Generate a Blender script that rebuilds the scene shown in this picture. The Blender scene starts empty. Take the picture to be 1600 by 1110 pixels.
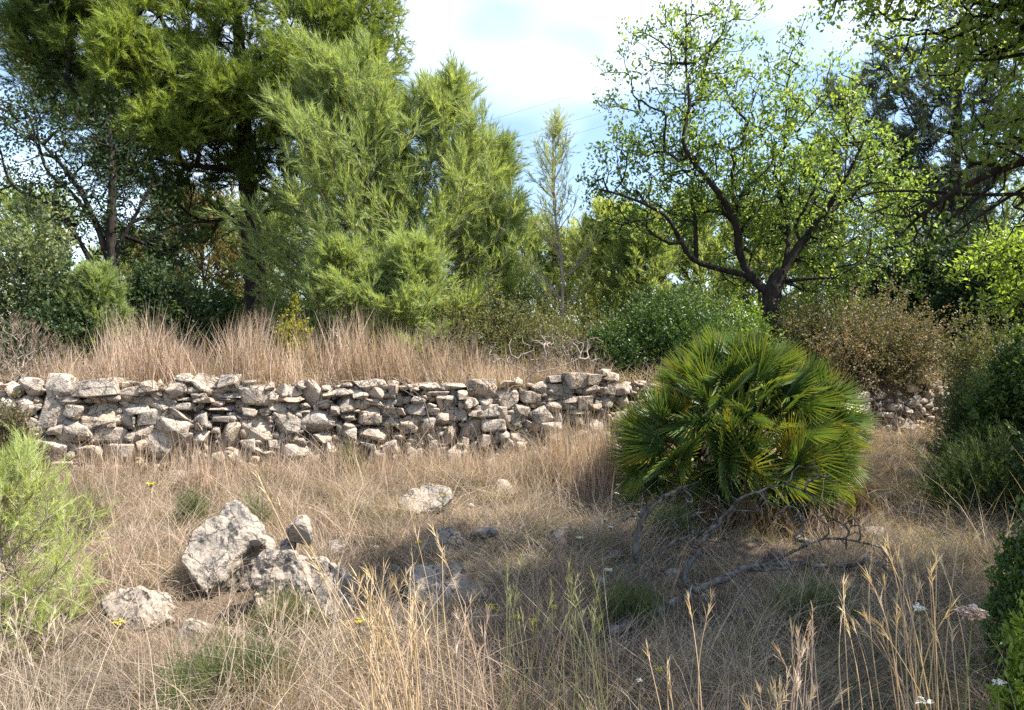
import bpy, bmesh, math
import numpy as np
from mathutils import Vector, Matrix, noise as mnoise

S = bpy.context.scene
COL = S.collection
F = 1220.0                       # focal length in photo pixels (photo is 1600 wide)
EYE = 1.6
# ------------------------------------------------------------------ camera, sky, sun, exposure
cam_d = bpy.data.cameras.new('camera'); cam_d.sensor_width = 36; cam_d.lens = F / 1600 * 36
cam_d.clip_start = 0.05; cam_d.clip_end = 3000
cam = bpy.data.objects.new('camera', cam_d); COL.objects.link(cam)
cam.location = (0, 0, EYE); cam.rotation_euler = (math.radians(90), 0, 0)
S.camera = cam

SUN = np.array([0.58, -0.09, 0.80]); SUN /= np.linalg.norm(SUN)
world = bpy.data.worlds.new('World'); S.world = world; world.use_nodes = True
wn = world.node_tree.nodes; wl = world.node_tree.links
wn.clear()
w_out = wn.new('ShaderNodeOutputWorld'); w_bg = wn.new('ShaderNodeBackground')
sky = wn.new('ShaderNodeTexSky'); sky.sky_type = 'NISHITA'; sky.sun_disc = False
sky.sun_elevation = math.asin(SUN[2]); sky.sun_rotation = math.atan2(SUN[0], SUN[1])
sky.air_density = 1.0; sky.dust_density = 0.6; sky.ozone_density = 1.0
tc = wn.new('ShaderNodeTexCoord'); mp = wn.new('ShaderNodeMapping')
mp.inputs['Scale'].default_value = (1.0, 1.0, 1.9); mp.inputs['Location'].default_value = (3.1, 0.6, 0.35)
cn = wn.new('ShaderNodeTexNoise'); cn.inputs['Scale'].default_value = 1.7; cn.inputs['Detail'].default_value = 3.5
cn.inputs['Roughness'].default_value = 0.52
cr = wn.new('ShaderNodeValToRGB'); cr.color_ramp.elements[0].position = 0.50; cr.color_ramp.elements[1].position = 0.84
cm = wn.new('ShaderNodeMixRGB'); cm.inputs[2].default_value = (10.5, 10.8, 11.2, 1)
wl.new(tc.outputs['Generated'], mp.inputs['Vector']); wl.new(mp.outputs['Vector'], cn.inputs['Vector'])
wl.new(cn.outputs['Fac'], cr.inputs['Fac']); wl.new(cr.outputs['Color'], cm.inputs[0])
wl.new(sky.outputs['Color'], cm.inputs[1]); wl.new(cm.outputs[0], w_bg.inputs['Color'])
w_bg.inputs['Strength'].default_value = 0.103
wl.new(w_bg.outputs[0], w_out.inputs['Surface'])

sd = bpy.data.lights.new('sun', 'SUN'); sd.energy = 5.0; sd.angle = math.radians(0.5); sd.color = (1.0, 0.93, 0.82)
so = bpy.data.objects.new('sun', sd); COL.objects.link(so)
so.rotation_euler = Vector(tuple(-SUN)).to_track_quat('-Z', 'Y').to_euler(); so.location = (0, 0, 30)

S.view_settings.view_transform = 'Standard'; S.view_settings.look = 'None'
S.view_settings.exposure = 1.55; S.view_settings.gamma = 1.0
S.cycles.max_bounces = 6; S.cycles.diffuse_bounces = 4; S.cycles.transmission_bounces = 4
S.cycles.glossy_bounces = 2
S.cycles.use_denoising = False

# ------------------------------------------------------------------ helpers
def tag(o, label=None, cat=None, group=None, kind=None):
    if label: o['label'] = label
    if cat: o['category'] = cat
    if group: o['group'] = group
    if kind: o['kind'] = kind
    return o

def empty(name, loc=(0, 0, 0)):
    o = bpy.data.objects.new(name, None); o.empty_display_size = 0.2
    COL.objects.link(o); o.location = tuple(loc); return o

def norm(a): return a / (np.linalg.norm(a, axis=-1, keepdims=True) + 1e-9)
def px2(px, py, Y): return np.array([(px - 800) / F * Y, Y, EYE - (py - 555) / F * Y])

def mesh_np(name, V, FC, mat, parent=None, tint=None, smooth=False, origin=None):
    """V (n,3) world, FC (m,k) faces -> object; child coordinates are local to the parent Empty"""
    V = np.asarray(V, np.float32).reshape(-1, 3); FC = np.asarray(FC, np.int32)
    me = bpy.data.meshes.new(name)
    off = np.zeros(3)
    if parent is not None: off = np.array(parent.location)
    elif origin is not None: off = np.asarray(origin, float)
    me.vertices.add(len(V)); me.vertices.foreach_set('co', (V - off).astype(np.float32).ravel())
    k = FC.shape[1]
    me.loops.add(FC.size); me.loops.foreach_set('vertex_index', FC.ravel())
    me.polygons.add(len(FC)); me.polygons.foreach_set('loop_start', np.arange(0, FC.size, k, dtype=np.int32))
    if tint is not None:
        a = me.attributes.new('tint', 'FLOAT', 'POINT'); a.data.foreach_set('value', np.asarray(tint, np.float32))
    me.update(calc_edges=True)
    if smooth: me.polygons.foreach_set('use_smooth', np.ones(len(FC), bool))
    me.materials.append(mat)
    o = bpy.data.objects.new(name, me); COL.objects.link(o)
    if parent is not None: o.parent = parent
    elif origin is not None: o.location = tuple(off)
    return o

class Acc:
    def __init__(s): s.V = []; s.F = []; s.T = []; s.n = 0
    def add(s, V, Fc, T):
        s.V.append(V); s.F.append(np.asarray(Fc) + s.n); s.T.append(np.broadcast_to(T, (len(V),))); s.n += len(V)
    def obj(s, name, mat, parent=None, **k):
        return mesh_np(name, np.concatenate(s.V), np.concatenate(s.F), mat, parent, np.concatenate(s.T), **k)

# ------------------------------------------------------------------ materials
def nodes(name):
    m = bpy.data.materials.new(name); m.use_nodes = True
    return m, m.node_tree.nodes, m.node_tree.links, m.node_tree.nodes['Principled BSDF'], m.node_tree.nodes['Material Output']

def leaf_mat(name, dark, light, trans=0.4, rough=0.5, spec=0.3, tboost=1.5):
    m, n, l, b, out = nodes(name)
    at = n.new('ShaderNodeAttribute'); at.attribute_name = 'tint'
    r = n.new('ShaderNodeMixRGB'); r.inputs[1].default_value = (*dark, 1); r.inputs[2].default_value = (*light, 1)
    l.new(at.outputs['Fac'], r.inputs[0]); l.new(r.outputs[0], b.inputs['Base Color'])
    b.inputs['Roughness'].default_value = rough; b.inputs['Specular IOR Level'].default_value = spec
    if trans > 0:
        t = n.new('ShaderNodeBsdfTranslucent'); mul = n.new('ShaderNodeMixRGB'); mul.blend_type = 'MULTIPLY'
        mul.inputs[0].default_value = 1; mul.inputs[2].default_value = (tboost * 1.1, tboost, tboost * 0.45, 1)
        l.new(r.outputs[0], mul.inputs[1]); l.new(mul.outputs[0], t.inputs['Color'])
        mx = n.new('ShaderNodeMixShader'); mx.inputs[0].default_value = trans
        l.new(b.outputs[0], mx.inputs[1]); l.new(t.outputs[0], mx.inputs[2]); l.new(mx.outputs[0], out.inputs['Surface'])
    return m

def bark_mat(name, c1, c2, scale=18, bump=0.6):
    m, n, l, b, out = nodes(name)
    g = n.new('ShaderNodeNewGeometry')
    mpn = n.new('ShaderNodeMapping'); mpn.inputs['Scale'].default_value = (1, 1, 0.35)
    t = n.new('ShaderNodeTexNoise'); t.inputs['Scale'].default_value = scale; t.inputs['Detail'].default_value = 6
    r = n.new('ShaderNodeMixRGB'); r.inputs[1].default_value = (*c1, 1); r.inputs[2].default_value = (*c2, 1)
    cr_ = n.new('ShaderNodeValToRGB'); cr_.color_ramp.elements[0].position = 0.35; cr_.color_ramp.elements[1].position = 0.65
    l.new(g.outputs['Position'], mpn.inputs[0]); l.new(mpn.outputs[0], t.inputs['Vector'])
    l.new(t.outputs['Fac'], cr_.inputs[0]); l.new(cr_.outputs[0], r.inputs[0]); l.new(r.outputs[0], b.inputs['Base Color'])
    bp = n.new('ShaderNodeBump'); bp.inputs['Strength'].default_value = bump; bp.inputs['Distance'].default_value = 0.03
    l.new(t.outputs['Fac'], bp.inputs['Height']); l.new(bp.outputs[0], b.inputs['Normal'])
    b.inputs['Roughness'].default_value = 0.9; b.inputs['Specular IOR Level'].default_value = 0.15
    return m

def rock_mat(name, base, tan, grey, scale=1.0):
    m, n, l, b, out = nodes(name)
    g = n.new('ShaderNodeNewGeometry'); oi = n.new('ShaderNodeObjectInfo')
    def nz(s, d=6, r=0.6):
        t = n.new('ShaderNodeTexNoise'); t.inputs['Scale'].default_value = s * scale; t.inputs['Detail'].default_value = d
        t.inputs['Roughness'].default_value = r; l.new(g.outputs['Position'], t.inputs['Vector']); return t
    def ramp(src, a, c):
        r = n.new('ShaderNodeValToRGB'); r.color_ramp.elements[0].position = a; r.color_ramp.elements[1].position = c
        l.new(src, r.inputs[0]); return r.outputs[0]
    def mix(f, a, c, blend='MIX'):
        x = n.new('ShaderNodeMixRGB'); x.blend_type = blend
        if isinstance(f, float): x.inputs[0].default_value = f
        else: l.new(f, x.inputs[0])
        for i, v in ((1, a), (2, c)):
            if isinstance(v, tuple): x.inputs[i].default_value = (*v, 1)
            else: l.new(v, x.inputs[i])
        return x.outputs[0]
    n1, n2, n3 = nz(5.0), nz(17.0), nz(60.0, 4)
    rr = n.new('ShaderNodeMath'); rr.operation = 'MULTIPLY'; rr.inputs[1].default_value = 0.9
    l.new(oi.outputs['Random'], rr.inputs[0])
    c = mix(rr.outputs[0], base, tan)
    c = mix(ramp(n1.outputs['Fac'], 0.45, 0.62), c, grey)
    c = mix(ramp(n2.outputs['Fac'], 0.56, 0.66), c, tuple(x * 0.6 for x in grey))     # lichen and weather stains
    c = mix(ramp(n3.outputs['Fac'], 0.58, 0.7), c, tuple(x * 1.25 for x in base))
    dv = n.new('ShaderNodeMixRGB'); dv.blend_type = 'ADD'; dv.inputs[0].default_value = 0.35
    l.new(g.outputs['Position'], dv.inputs[1]); l.new(n1.outputs['Color'], dv.inputs[2])
    vo = n.new('ShaderNodeTexVoronoi'); vo.feature = 'DISTANCE_TO_EDGE'; vo.inputs['Scale'].default_value = 4.5 * scale; l.new(dv.outputs[0], vo.inputs['Vector'])
    ck = ramp(vo.outputs['Distance'], 0.0, 0.022)                                     # fracture lines
    c = mix(ck, tuple(x * .6 for x in grey), c)
    l.new(c, b.inputs['Base Color'])
    h = n.new('ShaderNodeMath'); h.operation = 'ADD'; l.new(n2.outputs['Fac'], h.inputs[0]); 
    h2 = n.new('ShaderNodeMath'); h2.operation = 'MULTIPLY'; h2.inputs[1].default_value = 0.4
    l.new(n3.outputs['Fac'], h2.inputs[0]); l.new(h2.outputs[0], h.inputs[1])
    h3 = n.new('ShaderNodeMath'); h3.operation = 'ADD'; l.new(h.outputs[0], h3.inputs[0]); l.new(ck, h3.inputs[1])
    bp = n.new('ShaderNodeBump'); bp.inputs['Strength'].default_value = 0.9; bp.inputs['Distance'].default_value = 0.028
    l.new(h3.outputs[0], bp.inputs['Height']); l.new(bp.outputs[0], b.inputs['Normal'])
    b.inputs['Roughness'].default_value = 0.92; b.inputs['Specular IOR Level'].default_value = 0.15
    return m

def soil_mat():
    m, n, l, b, out = nodes('dry_soil')
    g = n.new('ShaderNodeNewGeometry')
    def nz(s, d=8):
        t = n.new('ShaderNodeTexNoise'); t.inputs['Scale'].default_value = s; t.inputs['Detail'].default_value = d
        t.inputs['Roughness'].default_value = 0.65; l.new(g.outputs['Position'], t.inputs['Vector']); return t
    a, c_ = nz(1.6), nz(40, 5)
    r = n.new('ShaderNodeValToRGB'); e = r.color_ramp.elements
    e[0].position = 0.32; e[0].color = (0.075, 0.056, 0.042, 1); e[1].position = 0.68; e[1].color = (0.22, 0.165, 0.12, 1)
    l.new(a.outputs['Fac'], r.inputs[0])
    x = n.new('ShaderNodeMixRGB'); x.blend_type = 'OVERLAY'; x.inputs[0].default_value = 0.7
    l.new(r.outputs[0], x.inputs[1]); l.new(c_.outputs['Fac'], x.inputs[2]); l.new(x.outputs[0], b.inputs['Base Color'])
    bp = n.new('ShaderNodeBump'); bp.inputs['Strength'].default_value = 1; bp.inputs['Distance'].default_value = 0.04
    l.new(c_.outputs['Fac'], bp.inputs['Height']); l.new(bp.outputs[0], b.inputs['Normal'])
    b.inputs['Roughness'].default_value = 1; b.inputs['Specular IOR Level'].default_value = 0.1
    return m

M = dict(
    soil=soil_mat(),
    stone=rock_mat('limestone', (0.40, 0.35, 0.295), (0.37, 0.285, 0.21), (0.25, 0.222, 0.195)),
    boulder=rock_mat('boulder_limestone', (0.31, 0.275, 0.235), (0.28, 0.23, 0.185), (0.18, 0.162, 0.145)),
    core=rock_mat('wall_core_earth', (0.16, 0.12, 0.09), (0.13, 0.10, 0.07), (0.10, 0.08, 0.065)),
    bark_dark=bark_mat('dark_bark', (0.013, 0.011, 0.009), (0.038, 0.031, 0.026)),
    bark_pine=bark_mat('pine_bark', (0.06, 0.045, 0.038), (0.15, 0.115, 0.095)),
    bark_pale=bark_mat('pale_young_bark', (0.20, 0.165, 0.13), (0.34, 0.29, 0.24), 40, 0.3),
    dead=bark_mat('dead_grey_wood', (0.03, 0.025, 0.021), (0.19, 0.168, 0.148), 22, 0.7),
    twig=bark_mat('bleached_twig', (0.13, 0.105, 0.09), (0.30, 0.26, 0.225), 40, 0.2),
    twig_brown=bark_mat('brown_twig', (0.10, 0.07, 0.05), (0.20, 0.15, 0.115), 40, 0.2),
    pine_old=leaf_mat('old_pine_needles', (0.036, 0.074, 0.022), (0.215, 0.28, 0.06), 0.42, 0.5, 0.25, 1.7),
    pine_young=leaf_mat('young_pine_needles', (0.07, 0.125, 0.04), (0.31, 0.385, 0.155), 0.42, 0.5, 0.3, 1.5),
    pine_pale=leaf_mat('pale_pine_needles', (0.15, 0.20, 0.075), (0.36, 0.41, 0.17), 0.42, 0.5, 0.3, 1.4),
    pine_lime=leaf_mat('lime_pine_needles', (0.18, 0.235, 0.085), (0.43, 0.50, 0.20), 0.45, 0.5, 0.3, 1.5),
    pine_blue=leaf_mat('blue_grey_pine_needles', (0.035, 0.055, 0.042), (0.09, 0.115, 0.08), 0.35, 0.5, 0.3, 1.3),
    pine_brown=leaf_mat('browned_pine_needles', (0.10, 0.085, 0.03), (0.20, 0.15, 0.05), 0.4, 0.6, 0.2, 1.4),
    leaf_almond=leaf_mat('almond_leaves', (0.055, 0.115, 0.03), (0.195, 0.275, 0.07), 0.5, 0.4, 0.4, 1.8),
    leaf_carob=leaf_mat('carob_leaves', (0.018, 0.040, 0.018), (0.075, 0.115, 0.045), 0.35, 0.55, 0.3, 1.5),
    leaf_pale=leaf_mat('pale_shrub_leaves', (0.06, 0.085, 0.04), (0.20, 0.24, 0.12), 0.35, 0.4, 0.45, 1.4),
    leaf_green=leaf_mat('mastic_leaves', (0.025, 0.060, 0.016), (0.095, 0.16, 0.036), 0.35, 0.4, 0.45, 1.6),
    leaf_lime=leaf_mat('fresh_mastic_leaves', (0.08, 0.15, 0.025), (0.22, 0.31, 0.055), 0.45, 0.4, 0.4, 1.7),
    leaf_brown=leaf_mat('bronzed_leaves', (0.06, 0.085, 0.032), (0.215, 0.165, 0.11), 0.3, 0.55, 0.3, 1.3),
    leaf_olive=leaf_mat('olive_scrub_leaves', (0.065, 0.08, 0.03), (0.19, 0.19, 0.09), 0.35, 0.5, 0.3, 1.3),
    leaf_yellow=leaf_mat('yellowing_leaves', (0.12, 0.15, 0.02), (0.34, 0.32, 0.03), 0.4, 0.5, 0.3, 1.3),
    grass_dry=leaf_mat('straw_grass', (0.17, 0.138, 0.11), (0.56, 0.465, 0.375), 0.35, 0.7, 0.2, 1.15),
    grass_pink=leaf_mat('russet_tall_grass', (0.18, 0.13, 0.102), (0.60, 0.47, 0.385), 0.35, 0.7, 0.2, 1.15),
    grass_gold=leaf_mat('golden_grass', (0.34, 0.25, 0.15), (0.66, 0.54, 0.37), 0.4, 0.6, 0.25, 1.15),
    grass_green=leaf_mat('green_grass', (0.10, 0.115, 0.055), (0.27, 0.27, 0.14), 0.4, 0.5, 0.25, 1.3),
    scrub=leaf_mat('dead_wiry_scrub', (0.09, 0.073, 0.062), (0.35, 0.285, 0.24), 0.15, 0.8, 0.1),
    litter=leaf_mat('dead_litter', (0.10, 0.075, 0.055), (0.29, 0.23, 0.18), 0.1, 0.8, 0.1),
    pine_shade=leaf_mat('shade_scrub_sprigs', (0.028, 0.05, 0.02), (0.11, 0.15, 0.055), 0.35, 0.5, 0.3, 1.3),  # dull olive; on the right-hand bushes the shade is put into this colour
    palm=None,
    white=leaf_mat('white_petals', (0.62, 0.6, 0.55), (0.8, 0.8, 0.76), 0.3, 0.6, 0.2, 1.0),
    pinkish=leaf_mat('faded_umbel', (0.42, 0.30, 0.26), (0.74, 0.62, 0.55), 0.3, 0.7, 0.2, 1.0),
    yellow=leaf_mat('yellow_petals', (0.50, 0.42, 0.02), (0.74, 0.66, 0.05), 0.3, 0.6, 0.2, 1.0),
    stem=leaf_mat('green_stem', (0.12, 0.15, 0.05), (0.26, 0.28, 0.11), 0.2, 0.6, 0.2, 1.0),
)
def palm_mat(name, c1, c2, c3, trans=0.3):
    m, n, l, b, out = nodes(name)
    oi = n.new('ShaderNodeObjectInfo'); at = n.new('ShaderNodeAttribute'); at.attribute_name = 'tint'
    r = n.new('ShaderNodeValToRGB'); e = r.color_ramp.elements
    e[0].position = 0.0; e[0].color = (*c1, 1); e[1].position = 0.84; e[1].color = (*c2, 1)
    e3 = r.color_ramp.elements.new(0.99); e3.color = (*c3, 1)
    l.new(oi.outputs['Random'], r.inputs[0])
    x = n.new('ShaderNodeMixRGB'); x.inputs[2].default_value = (*[v * 1.1 for v in c3], 1)   # dry yellow tips
    l.new(at.outputs['Fac'], x.inputs[0]); l.new(r.outputs[0], x.inputs[1])
    l.new(x.outputs[0], b.inputs['Base Color'])
    b.inputs['Roughness'].default_value = 0.4; b.inputs['Specular IOR Level'].default_value = 0.5
    t = n.new('ShaderNodeBsdfTranslucent'); mul = n.new('ShaderNodeMixRGB'); mul.blend_type = 'MULTIPLY'
    mul.inputs[0].default_value = 1; mul.inputs[2].default_value = (1.9, 1.7, 0.6, 1)
    l.new(x.outputs[0], mul.inputs[1]); l.new(mul.outputs[0], t.inputs['Color'])
    mx = n.new('ShaderNodeMixShader'); mx.inputs[0].default_value = trans
    l.new(b.outputs[0], mx.inputs[1]); l.new(t.outputs[0], mx.inputs[2]); l.new(mx.outputs[0], out.inputs['Surface'])
    return m
M['palm'] = palm_mat('palm_leaf', (0.040, 0.090, 0.028), (0.120, 0.185, 0.042), (0.25, 0.22, 0.035))
M['palm_dead'] = palm_mat('dead_palm_leaf', (0.085, 0.06, 0.035), (0.14, 0.095, 0.05), (0.17, 0.12, 0.06), 0.1)

# ------------------------------------------------------------------ terrain
WP = np.array([(-150, 6.9), (60, 7.05), (520, 7.75), (970, 8.4), (1470, 11.0), (1620, 11.9)], float)
WX = (WP[:, 0] - 800) / F * WP[:, 1]; WYS = WP[:, 1]
def wallY(X):
    X = np.asarray(X, float)
    y = np.interp(X, WX, WYS)
    y = np.where(X < WX[0], WYS[0] + (X - WX[0]) * 0.1, y)
    return np.where(X > WX[-1], WYS[-1] + (X - WX[-1]) * 0.25, y)
def wave(X, Y, s, seed):
    a = np.sin(X * s * 1.3 + seed) * np.cos(Y * s * 1.1 + seed * 2.1)
    return a + 0.5 * np.sin(X * s * 2.7 + Y * s * 1.9 + seed * 3.3) + 0.35 * np.sin(X * s * 4.9 - Y * s * 5.3 + seed)
def gz(X, Y):
    X = np.asarray(X, float); Y = np.asarray(Y, float)
    wy = wallY(X); v = Y - wy
    t = np.clip((Y - 2.0) / np.maximum(wy - 2.0, 1), 0, 1.2)
    low = -0.15 + 0.65 * t + (0.042 * wave(X, Y, 1.9, 1.0) + 0.018 * wave(X, Y, 5.3, 2.0)) * np.clip(t * 4, 0.3, 1) * np.clip((wy - Y) * 2, 0, 1)
    up = 1.27 + 0.05 * np.minimum(np.maximum(v, 0), 9) + 0.03 * wave(X, Y, 1.1, 4.0)
    return np.where(v > 0.13, up, low)
def ground_at(px, py):
    """point of the lower field that the photo shows at this pixel"""
    Ys = np.linspace(1.5, 12, 700); X = (px - 800) / F * Ys; Z = EYE - (py - 555) / F * Ys
    d = Z - gz(X, Ys); i = int(np.argmax(d <= 0)) if (d <= 0).any() else len(Ys) - 1
    return np.array([X[i], Ys[i], float(gz(X[i], Ys[i]))])

def build_ground():
    xs = np.concatenate([np.linspace(-60, -9, 12)[:-1], np.linspace(-9, 11, 160), np.linspace(11, 60, 12)[1:]])
    V = []; nrow = 0
    for t in np.concatenate([np.linspace(-12, 0, 6)[:-1], np.linspace(0, 1, 90)]):
        wy = wallY(xs); Y = 2 + (wy + 0.12 - 2) * t if t >= 0 else 2 + t * 5
        Y = np.broadcast_to(Y, xs.shape); V.append(np.stack([xs, Y, gz(xs, Y)], 1)); nrow += 1
    for v in np.concatenate([np.linspace(0.16, 6, 40), np.geomspace(6.5, 1500, 26)]):
        X = xs * (1 + v * 0.03); Y = wallY(xs) + v
        V.append(np.stack([X, Y, gz(xs, wallY(xs) + v)], 1)); nrow += 1
    nx = len(xs); V = np.concatenate(V)
    i = np.arange(nrow - 1)[:, None] * nx + np.arange(nx - 1)[None]; i = i.ravel()
    FC = np.stack([i, i + 1, i + nx + 1, i + nx], 1)
    g = mesh_np('ground', V, FC, M['soil'], smooth=True)
    tag(g, kind='structure', label='dry soil of the field and of the raised terrace behind the wall')
build_ground()

# ------------------------------------------------------------------ geometry makers
def frustums(pos, par, rad, sides=4):
    i = np.where(par >= 0)[0]; p = par[i]
    a, b = pos[p], pos[i]; rb = rad[i]; ra = np.minimum(rad[p], rb * 1.5)
    d = norm(b - a); ref = np.where(np.abs(d[:, 2:3]) > 0.9, np.array([[1., 0, 0]]), np.array([[0, 0, 1.]]))
    u = norm(np.cross(d, ref)); w = np.cross(d, u)
    ang = np.arange(sides) / sides * 2 * np.pi
    ring = np.cos(ang)[None, :, None] * u[:, None] + np.sin(ang)[None, :, None] * w[:, None]
    A = a[:, None] - d[:, None] * ra[:, None, None] * 0.3 + ring * ra[:, None, None]; B = b[:, None] + ring * rb[:, None, None]
    V = np.concatenate([A, B], 1).reshape(-1, 3); E = len(i)
    k = np.arange(sides); kn = (k + 1) % sides
    q = np.stack([k, kn, kn + sides, k + sides], 1)
    FC = (np.arange(E)[:, None, None] * 2 * sides + q[None]).reshape(-1, 4)
    return V, FC

def smooth_path(pts, n=4):
    P = np.asarray(pts, float); out = []
    for i in range(len(P) - 1):
        p0, p1, p2, p3 = P[max(i - 1, 0)], P[i], P[i + 1], P[min(i + 2, len(P) - 1)]
        for s in np.arange(n) / n:
            out.append(0.5 * ((2 * p1) + (-p0 + p2) * s + (2 * p0 - 5 * p1 + 4 * p2 - p3) * s * s + (-p0 + 3 * p1 - 3 * p2 + p3) * s ** 3))
    out.append(P[-1]); return np.array(out)

def tube(pts, radii, sides=8, rough=0.12, seed=0):
    pts = np.asarray(pts, float); r = np.asarray(radii, float); n = len(pts)
    rng = np.random.default_rng(seed)
    d = norm(np.gradient(pts, axis=0)); u = norm(np.cross(d, np.array([0.31, 0.87, 0.38])))
    w = np.cross(d, u); ang = np.arange(sides) / sides * 2 * np.pi
    rr = r[:, None] * (1 + rough * rng.standard_normal((n, sides)))
    V = pts[:, None] + (np.cos(ang)[None, :, None] * u[:, None] + np.sin(ang)[None, :, None] * w[:, None]) * rr[..., None]
    V = V.reshape(-1, 3); i = np.arange(n - 1)[:, None] * sides; k = np.arange(sides); kn = (k + 1) % sides
    FC = np.stack([i + k, i + kn, i + kn + sides, i + k + sides], -1).reshape(-1, 4)
    V = np.concatenate([V, pts[-1:] + d[-1:] * r[-1], pts[:1]])
    e = (n - 1) * sides
    cap = np.stack([e + k, e + kn, np.full(sides, len(V) - 2), np.full(sides, len(V) - 2)], 1)
    # quads with a doubled index are not valid: make the end ring collapse onto the tip instead
    V[e:e + sides] = V[e:e + sides] * 0.35 + V[len(V) - 2] * 0.65
    return V[:-2], FC

def grow(pos0, par0, targets, rng, step=0.28, k=0.22, bend=0.35):
    n = len(pos0); cap = n + sum(1 for _ in targets) * 14 + 10
    pos = np.zeros((cap, 3)); par = np.full(cap, -1); path = np.zeros(cap)
    pos[:n] = pos0; par[:n] = par0
    for i in range(n):
        if par[i] >= 0: path[i] = path[par[i]] + np.linalg.norm(pos[i] - pos[par[i]])
    d0 = np.min(np.linalg.norm(targets[:, None] - pos[None, :n], axis=2), axis=1)
    tips = np.zeros(len(targets), int)
    for ti in np.argsort(d0):
        t = targets[ti]; d = np.linalg.norm(pos[:n] - t, axis=1)
        j = int(np.argmin(d + k * path[:n])); dj = d[j]
        m = min(12, max(1, int(math.ceil(dj / step))))
        if par[j] >= 0: pd = pos[j] - pos[par[j]]; pd = pd / (np.linalg.norm(pd) + 1e-9)
        else: pd = np.array([0, 0, 1.0])
        c = pos[j] + pd * dj * bend; prev = j; a = pos[j].copy()
        for q in range(1, m + 1):
            s = q / m; pt = a * (1 - s) ** 2 + 2 * c * s * (1 - s) + t * s * s
            if q < m: pt = pt + rng.normal(0, 0.06 * step, 3)
            pos[n] = pt; par[n] = prev; path[n] = path[prev] + dj / m; prev = n; n += 1
            if n >= cap: break
        tips[ti] = prev
        if n >= cap - 14: break
    return pos[:n], par[:n], tips

def pipe(par, tips, rtip, p=0.45):
    c = np.zeros(len(par)); np.add.at(c, tips, 1)
    for i in range(len(par) - 1, 0, -1):
        if par[i] >= 0: c[par[i]] += c[i]
    return rtip * np.maximum(c, 1) ** p

def rdir(rng, n): return norm(rng.standard_normal((n, 3)))

def needles(P, D, L, n, nl, w, rng, spread=0.75, tint=0.5, tvar=0.12):
    Sn = len(P); D = norm(D)
    s = rng.random((Sn, n)); base = P[:, None] + D[:, None] * (np.asarray(L).reshape(-1, 1) * s)[..., None]
    ref = rdir(rng, Sn); u = norm(np.cross(D, ref)); v = np.cross(D, u)
    ph = rng.random((Sn, n)) * 2 * np.pi; th = spread * (0.55 + 0.6 * rng.random((Sn, n)))
    d = D[:, None] * np.cos(th)[..., None] + (u[:, None] * np.cos(ph)[..., None] + v[:, None] * np.sin(ph)[..., None]) * np.sin(th)[..., None]
    ln = nl * (0.7 + 0.5 * rng.random((Sn, n)))
    tip = base + d * ln[..., None]; side = norm(np.cross(d, rng.standard_normal((Sn, n, 3)))) * (w / 2)
    V = np.stack([base - side, base + side, tip], 2).reshape(-1, 3)
    FC = np.arange(Sn * n * 3).reshape(-1, 3)
    T = np.clip(np.broadcast_to(np.asarray(tint).reshape(-1, 1) if np.ndim(tint) else tint, (Sn, n)) + tvar * rng.standard_normal((Sn, n)), 0, 1)
    return V, FC, np.repeat(T.ravel(), 3)

def leaf_quads(C, A, size, width, rng, tint, upn=0.6, fold=0.25):
    n = len(C); A = norm(A); up = np.array([0, 0, 1.0]) * upn + rdir(rng, n)
    sd_ = norm(np.cross(A, up)); nn = np.cross(sd_, A)
    L = (size * (0.65 + 0.7 * rng.random(n)))[:, None]; W = L * width * 0.5
    mid = C + A * L * 0.5
    V = np.stack([C, mid + sd_ * W + nn * W * fold * 2, C + A * L, mid - sd_ * W + nn * W * fold * 2], 1).reshape(-1, 3)
    i = np.arange(n)[:, None] * 4
    FC = np.stack([i + np.array([0, 1, 2]), i + np.array([0, 2, 3])], 1).reshape(-1, 3)
    return V, FC, np.repeat(np.clip(tint, 0, 1), 4)

def clusters(P, D, n, spread, size, width, rng, tint, tvar=0.2, up=0.35):
    N = len(P); C = np.repeat(P, n, 0) + rng.normal(0, spread, (N * n, 3))
    A = np.repeat(D, n, 0) * 0.7 + rdir(rng, N * n) + np.array([0, 0, up])
    T = np.repeat(np.broadcast_to(tint, (N,)), n) + tvar * rng.standard_normal(N * n)
    return leaf_quads(C, A, size, width, rng, T)

def ellipsoid_pts(rng, n, c, r, inner=0.0):
    d = rdir(rng, n); rad = (inner ** 3 + (1 - inner ** 3) * rng.random(n)) ** (1 / 3)
    return np.asarray(c) + d * rad[:, None] * np.asarray(r), d

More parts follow.
